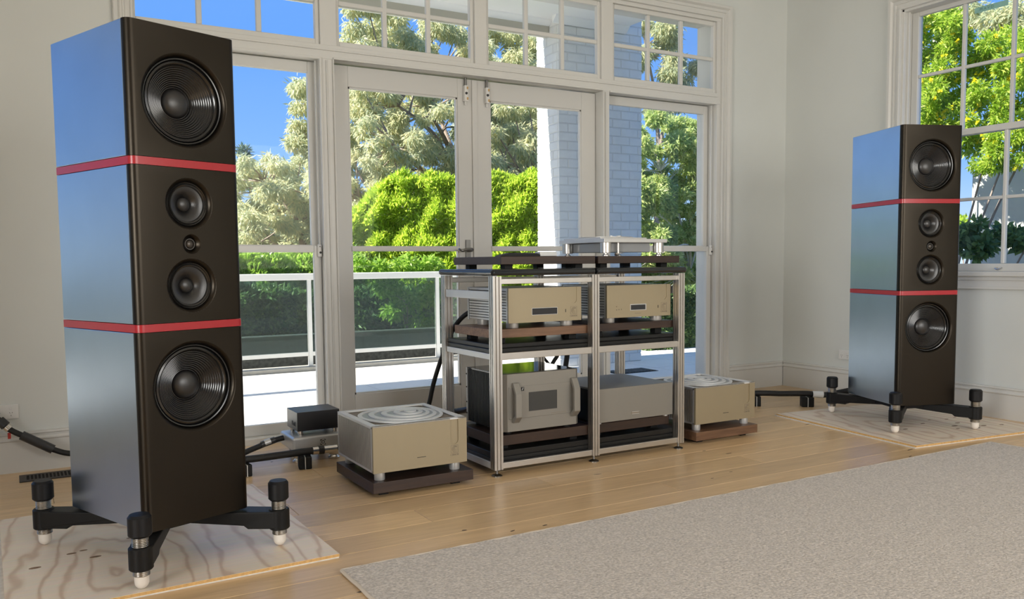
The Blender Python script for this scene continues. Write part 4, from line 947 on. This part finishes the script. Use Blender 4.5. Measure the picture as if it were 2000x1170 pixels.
def tree(name, label, clumps, per, L, W, m, trunk, droop=.9, branch='bark', tr=.16, group=None, parent_z=-.6, twigs=True):
    """clumps: (centre, radius); trunk: base xy"""
    b0 = Vector((trunk[0], trunk[1], parent_z)); t = thing(name, label, 'tree', b0, 0, group)
    P_, D_, Ls, Ws = [], [], [], []
    for c, r in clumps:
        n = int(per*r*r); p, v = clump_points(c, r, n); P_.append(p-np.array(b0))
        d = RNG.normal(size=(n, 3))*.6+v*.5; d[:, 2] -= droop; D_.append(d)
        Ls.append(L*RNG.uniform(.65, 1.25, n)); Ws.append(W*RNG.uniform(.7, 1.2, n))
    foliage('foliage', np.concatenate(P_), np.concatenate(D_), np.concatenate(Ls), np.concatenate(Ws), m, t)
    cz = sum(c[2] for c, r in clumps)/len(clumps); cx = sum(c[0] for c, r in clumps)/len(clumps); cy_ = sum(c[1] for c, r in clumps)/len(clumps)
    fork = Vector((b0.x*.4+cx*.6, b0.y*.4+cy_*.6, max(b0.z+.8, min(cz-.2, b0.z+(cz-b0.z)*.62))))-b0
    MB().tube(spline([(0, 0, -.1), (fork.x*.3+.05, fork.y*.3, fork.z*.5), fork], 5), [tr*(1-.045*i) for i in range(11)], 10).build('trunk', branch, t, smooth=True)
    nl = max(3, min(9, len(clumps)//9)); limbs = []
    order = sorted(range(len(clumps)), key=lambda k: clumps[k][0][0])
    for k in range(nl):
        c = Vector(clumps[order[int((k+.5)*len(order)/nl)]][0])-b0; e = fork.lerp(c, .85)
        mid = fork.lerp(e, .5)+Vector((random.uniform(-.2, .2), random.uniform(-.2, .2), random.uniform(.1, .4)))
        sp = spline([fork, mid, e], 6); limbs += sp[2:]
        MB().tube(sp, [tr*.42*(1-.06*q) for q in range(13)], 8).build('limb', branch, t, smooth=True)
    for i, (c, r) in enumerate(clumps):
        e = Vector(c)-b0; st = min(limbs, key=lambda q: (q-e).length+max(0, q.z-e.z)); mid = st.lerp(e, .5)+Vector((random.uniform(-.4, .4), random.uniform(-.3, .3), random.uniform(-.1, .4)))*r
        rr = tr*.13
        MB().tube(spline([st, mid, e+Vector((0, 0, r*.2))], 4), [rr*(1-.08*k) for k in range(9)], 6).build('branch', branch, t, smooth=True)
        if twigs and len(clumps) < 40:
            for q in range(3):
                a = random.uniform(0, 2*PI); tip = e+Vector((math.cos(a)*r*.8, math.sin(a)*r*.5, random.uniform(-.2, .6)*r))
                MB().tube(spline([mid.lerp(e, .6), e.lerp(tip, .5)+Vector((0, 0, .1*r)), tip], 3), [rr*.35*(1-.12*k) for k in range(7)], 5).build('twig', branch, t)
    return t
def C(px, py, rp, y, jit=.5):
    p = at(px, py, y); depth = FW.dot(p-Vector((0, 0, H))); return ((p.x, p.y+random.uniform(-jit, jit), p.z), rp*depth/FPX)
EU = 'gum trees beyond the terrace'
# the large gum tree filling the doors
def scatter(regions, n, r0, r1, y, jit, gap=.75):
    out = []; tries = 0
    while len(out) < n and tries < 4000:
        tries += 1; x0, x1, y0, y1 = random.choice(regions); px, py, r = random.uniform(x0, x1), random.uniform(y0, y1), random.uniform(r0, r1)
        if all((px-a)**2+(py-b)**2 > (gap*(r+q)*.75)**2 for a, b, q in out): out.append((px, py, r))
    return [C(px, py, r, y, jit) for px, py, r in out]
A = scatter([(660, 900, 30, 470), (660, 900, 30, 470), (900, 1060, 30, 400), (640, 700, 40, 470)], 190, 17, 34, 17.5, 1.5, .62)
A += scatter([(690, 900, 170, 345), (950, 1050, 200, 345)], 40, 14, 24, 15.6, .5, .7)
A += [C(px, py, rp, 17.5) for px, py, rp in ((575, 178, 26), (598, 165, 24), (592, 205, 22), (600, 255, 30), (570, 280, 22), (606, 290, 26), (585, 240, 20), (625, 200, 30), (630, 280, 30), (650, 150, 28))]
tree('gum_tree', 'large olive gum tree filling the view through both doors', A, 7000, .145, .030, 'leaf_euc', (10.2, 17.6), .9, 'bark', .2, EU)
B = scatter([(450, 640, 325, 485), (450, 640, 325, 485), (640, 760, 380, 490)], 110, 15, 26, 21, 1.2, .6)
B += [C(px, py, rp, 21) for px, py, rp in ((520, 312, 16), (590, 308, 18), (560, 325, 20))]
tree('gum_tree', 'lower gum tree on the left, seen through the left tall window', B, 5500, .16, .034, 'leaf_euc', (6.2, 21), .8, 'bark', .2, EU)
G = scatter([(930, 1130, 120, 470)], 45, 18, 34, 21.5, .8, .65)+[C(px, py, rp, 21.5) for px, py, rp in ((960, 340, 50), (1020, 340, 50), (1060, 260, 50), (1080, 180, 46), (1000, 420, 46), (1060, 420, 46), (1110, 330, 50))]
tree('gum_tree', 'gum tree with dark limbs behind the right door', G, 7500, .16, .030, 'leaf_euc', (14.2, 21.6), .9, 'bark', .22, EU)
E_ = [C(px, py, rp, 16.0) for px, py, rp in ((1285, 62, 30), (1305, 80, 26), (1275, 95, 22), (1300, 120, 22), (1340, 135, 20), (1285, 150, 26), (1320, 160, 22), (1265, 45, 22), (1240, 110, 40), (1220, 180, 40), (1270, 215, 30), (1300, 205, 22), (1335, 118, 14))]
tree('gum_tree', 'slender gum tree seen through the rightmost transom', E_, 9000, .15, .028, 'leaf_euc2', (13.3, 16.0), .9, 'bark', .14, EU)
K = [C(px, py, rp, 24) for px, py, rp in ((472, 330, 20), (470, 300, 14), (525, 462, 22), (515, 480, 22), (480, 478, 22))]
tree('pine_tree', 'small blue-green conifer beyond the left tall window', K, 7000, .16, .03, 'leaf_blue', (6.5, 24), -.1, 'bark', .12)
Fsh = scatter([(1225, 1385, 235, 590)], 95, 14, 24, 10.6, .45)
tree('tall_shrub', 'tall sunlit leafy shrub with thin stems right of the brick pier', Fsh, 20000, .095, .030, 'leaf_shrub', (10.3, 10.6), .1, 'bark_pale', .05)
def hedge(name, label, x0, x1, y0, y1, z0, z1, n, L, W, m, up=.6, rough=.12, stems=True, round_=.0, base=-.6, rz=0.):
    c = Vector(((x0+x1)/2, (y0+y1)/2, base)); t = thing(name, label, 'hedge', c)
    ax, ay, az = (y1-y0)*(z1-z0), (x1-x0)*(z1-z0), (x1-x0)*(y1-y0); tot = 2*ax+ay+1.2*az
    f = RNG.random(n)*tot; P_ = RNG.random((n, 3)); N_ = np.zeros((n, 3))
    s0 = f < ax; s1 = (f >= ax) & (f < 2*ax); s2 = (f >= 2*ax) & (f < 2*ax+ay); s3 = f >= 2*ax+ay
    P_[s0, 0] = 0; N_[s0, 0] = -1; P_[s1, 0] = 1; N_[s1, 0] = 1; P_[s2, 1] = 0; N_[s2, 1] = -1; P_[s3, 2] = 1; N_[s3, 2] = 1
    p = np.array((x0, y0, z0))+P_*np.array((x1-x0, y1-y0, z1-z0))
    bumpy = np.zeros(n)
    for q in range(14):
        kv = RNG.normal(size=3); kv /= np.linalg.norm(kv); bumpy += np.sin(p @ (kv*RNG.uniform(5, 22))+RNG.uniform(0, 6.3))*rough*.2
    p += N_*(bumpy-np.abs(RNG.normal(size=n))*rough*.55)[:, None]
    if round_:
        e = np.minimum(P_[:, 0], 1-P_[:, 0])*(x1-x0); k = np.clip(1-e/round_, 0, 1); p[:, 2] -= (k**2)*round_*.8*P_[:, 2]
    d = RNG.normal(size=(n, 3))*.75+N_*.45; d[:, 2] += up
    t.rotation_euler = (0, 0, rz)
    foliage('foliage', p-np.array(c), d, L*RNG.uniform(.6, 1.3, n), W*RNG.uniform(.7, 1.2, n), m, t)
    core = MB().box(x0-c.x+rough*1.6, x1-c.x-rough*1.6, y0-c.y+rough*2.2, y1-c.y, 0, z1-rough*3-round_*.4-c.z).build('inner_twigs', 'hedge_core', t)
    return t
hedge('clipped_hedge', 'bright yellow-green clipped hedge beyond the balustrade', 4.35, 7.85, 11.5, 12.3, -.4, 2.32, 95000, .095, .036, 'leaf_hedge', .9, .12, round_=.75, rz=math.radians(-38))
hedge('lower_hedge', 'sunlit leafy hedge behind the left window and balustrade', 1.3, 4.15, 11.1, 11.8, -.5, 1.16, 50000, .09, .032, 'leaf_lower', .7, .15)
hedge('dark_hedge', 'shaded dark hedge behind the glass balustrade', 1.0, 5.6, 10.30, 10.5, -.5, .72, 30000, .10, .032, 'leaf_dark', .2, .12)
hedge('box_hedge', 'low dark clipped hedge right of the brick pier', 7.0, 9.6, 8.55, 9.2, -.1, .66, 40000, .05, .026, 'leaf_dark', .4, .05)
hedge('far_treeline', 'far green treeline low on the horizon', -6, 26, 27, 29, -.6, 2.0, 30000, .38, .16, 'leaf_euc2', .5, .5)
Q = [C(px, py, rp*.8, 9.78, .05) for px, py, rp in ((760, 560, 34), (800, 585, 36), (840, 575, 34), (770, 610, 26), (815, 630, 30), (850, 640, 26), (735, 525, 30), (790, 520, 34), (840, 520, 32), (830, 668, 20), (700, 520, 26), (880, 560, 30))]
tree('leafy_shrub', 'sunlit arching shrub behind the glass balustrade', Q, 15000, .085, .032, 'leaf_lower', (4.1, 9.8), .35, 'bark', .03, twigs=False)
# ================================================================== outside the side window
tag(MB().box(9.35, 9.60, 5.05, 5.73, -.3, 2.02).build('garden_wall', 'pale_wall', bevel=.01), 'pale rendered garden wall seen through the side window', 'wall', kind='structure')
lat = thing('lattice_fence', 'grey lattice-topped fence right of the pale garden wall', 'fence', (9.05, 4.2, -.25))
for yy in (.62, .30, -.02, -.34): MB().box(-.03, .03, yy-.03, yy+.03, 0, 2.10).build('post', 'fence_paint', lat)
for zz in (.95, 1.45, 1.72, 2.06): MB().box(-.02, .02, -.4, .62, zz, zz+.04).build('rail', 'fence_paint', lat)
for z0_, z1_ in ((1.76, 2.06), (1.15, 1.45)):
    for k in range(9):
        for s_ in (-1, 1):
            y0_ = -.40+k*.115
            MB().tube([(-.01*s_, y0_, z0_ if s_ > 0 else z1_), (-.01*s_, y0_+.15, z1_ if s_ > 0 else z0_)], .010, 4).build('lattice_slat', 'fence_paint', lat)
def side_bush(name, label, pts, n, L, W, m, trunk, flowers=0, cat='shrub', droop=.2):
    b0 = Vector((trunk[0], trunk[1], -.25)); t = thing(name, label, cat, b0)
    P_, D_ = [], []
    for c, r in pts:
        k = int(n*r*r); p, v = clump_points(c, r, k, .85); P_.append(p-np.array(b0)); d = RNG.normal(size=(k, 3))*.7+v*.6; d[:, 2] -= droop; D_.append(d)
    P_, D_ = np.concatenate(P_), np.concatenate(D_); k = len(P_)
    foliage('foliage', P_, D_, L*RNG.uniform(.6, 1.25, k), W*RNG.uniform(.7, 1.2, k), m, t)
    if flowers:
        fp, fd = [], []
        for c, r in pts:
            q = int(flowers*r*r); p, v = clump_points(c, r, q, .85); v = v*r*1.06; v[:, 2] *= .85; ctr = np.array(c)+v-np.array(b0)
            for a in range(5):
                fp.append(ctr); dd = RNG.normal(size=(q, 3)); dd[:, 0] -= .3; fd.append(dd)
        fp, fd = np.concatenate(fp), np.concatenate(fd); k = len(fp)
        foliage('flowers', fp, fd, .042*RNG.uniform(.7, 1.2, k), .036*RNG.uniform(.8, 1.2, k), 'petal', t)
    for c, r in pts:
        e = Vector(c)-b0
        if random.random() < .08: MB().tube(spline([(0, 0, -.02), (e.x*.3, e.y*.4, e.z*.5), e], 4), [.022, .020, .018, .016, .014, .012, .010, .008, .006], 6).build('stem', 'bark', t)
    return t
def S(px, py, rp, x):
    p = atx(px, py, x); depth = FW.dot(p-Vector((0, 0, H))); return ((p.x+random.uniform(-.15, .15), p.y, p.z), rp*depth/FPX)
fb = []
for px, py in [(a+(14 if (k % 2) else 0), b) for k, b in enumerate(range(20, 320, 27)) for a in range(1775, 2060, 30)]:
    if py > 265 and px < 1890: continue
    if px > 1890 and py < 60: continue
    fb.append(S(px+random.uniform(-7, 7), py+random.uniform(-7, 7), random.uniform(17, 25), 8.4+random.uniform(-.3, .3)))
side_bush('flowering_bush', 'dense green bush with yellow flowers outside the side window', fb, 27000, .062, .019, 'leaf_flower_bush', (8.7, 5.7), flowers=330)
lb = [S(px, py, rp, 7.4) for px, py, rp in ((1895, 455, 18), (1915, 440, 13), (1940, 452, 15), (1960, 460, 16), (1910, 475, 18), (1935, 480, 18), (1975, 470, 20), (1995, 470, 22), (1885, 480, 18), (1925, 495, 14))]
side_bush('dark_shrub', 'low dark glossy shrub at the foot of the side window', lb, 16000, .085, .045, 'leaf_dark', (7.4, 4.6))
yb_ = [S(px, py, rp, 14) for px, py, rp in ((1885, 440, 20), (1870, 455, 20), (1900, 460, 16), (1960, 420, 14), (1985, 430, 14))]
side_bush('yellow_bush', 'distant yellow-green bush past the pale garden wall', yb_, 6000, .12, .05, 'leaf_hedge', (14, 8.6))
fg = [S(px, py, rp, 16) for px, py, rp in ((1900, 25, 30), (1950, 40, 30), (1990, 25, 30), (1860, 20, 26), (1800, 20, 26), (2010, 60, 30))]
side_bush('gum_tree', 'grey-green gum tree high above the flowering bush', fg, 6000, .2, .036, 'leaf_euc2', (16, 9.5), cat='tree', droop=.8)
pl = thing('utility_pole', 'pale timber pole standing behind the flowering bush', 'pole', (12.2, 8.05, -.25))
pb = atx(1829, 60, 12.2)
pl.location = (pb.x, pb.y, -.25); MB().lathe([(.06, 0), (.055, 4.6), (0, 4.62)], 20).build('shaft', 'bark_pale', pl, smooth=True)
MB().box(-.35, .35, -.03, .03, 4.35, 4.45).build('cross_arm', 'bark', pl)
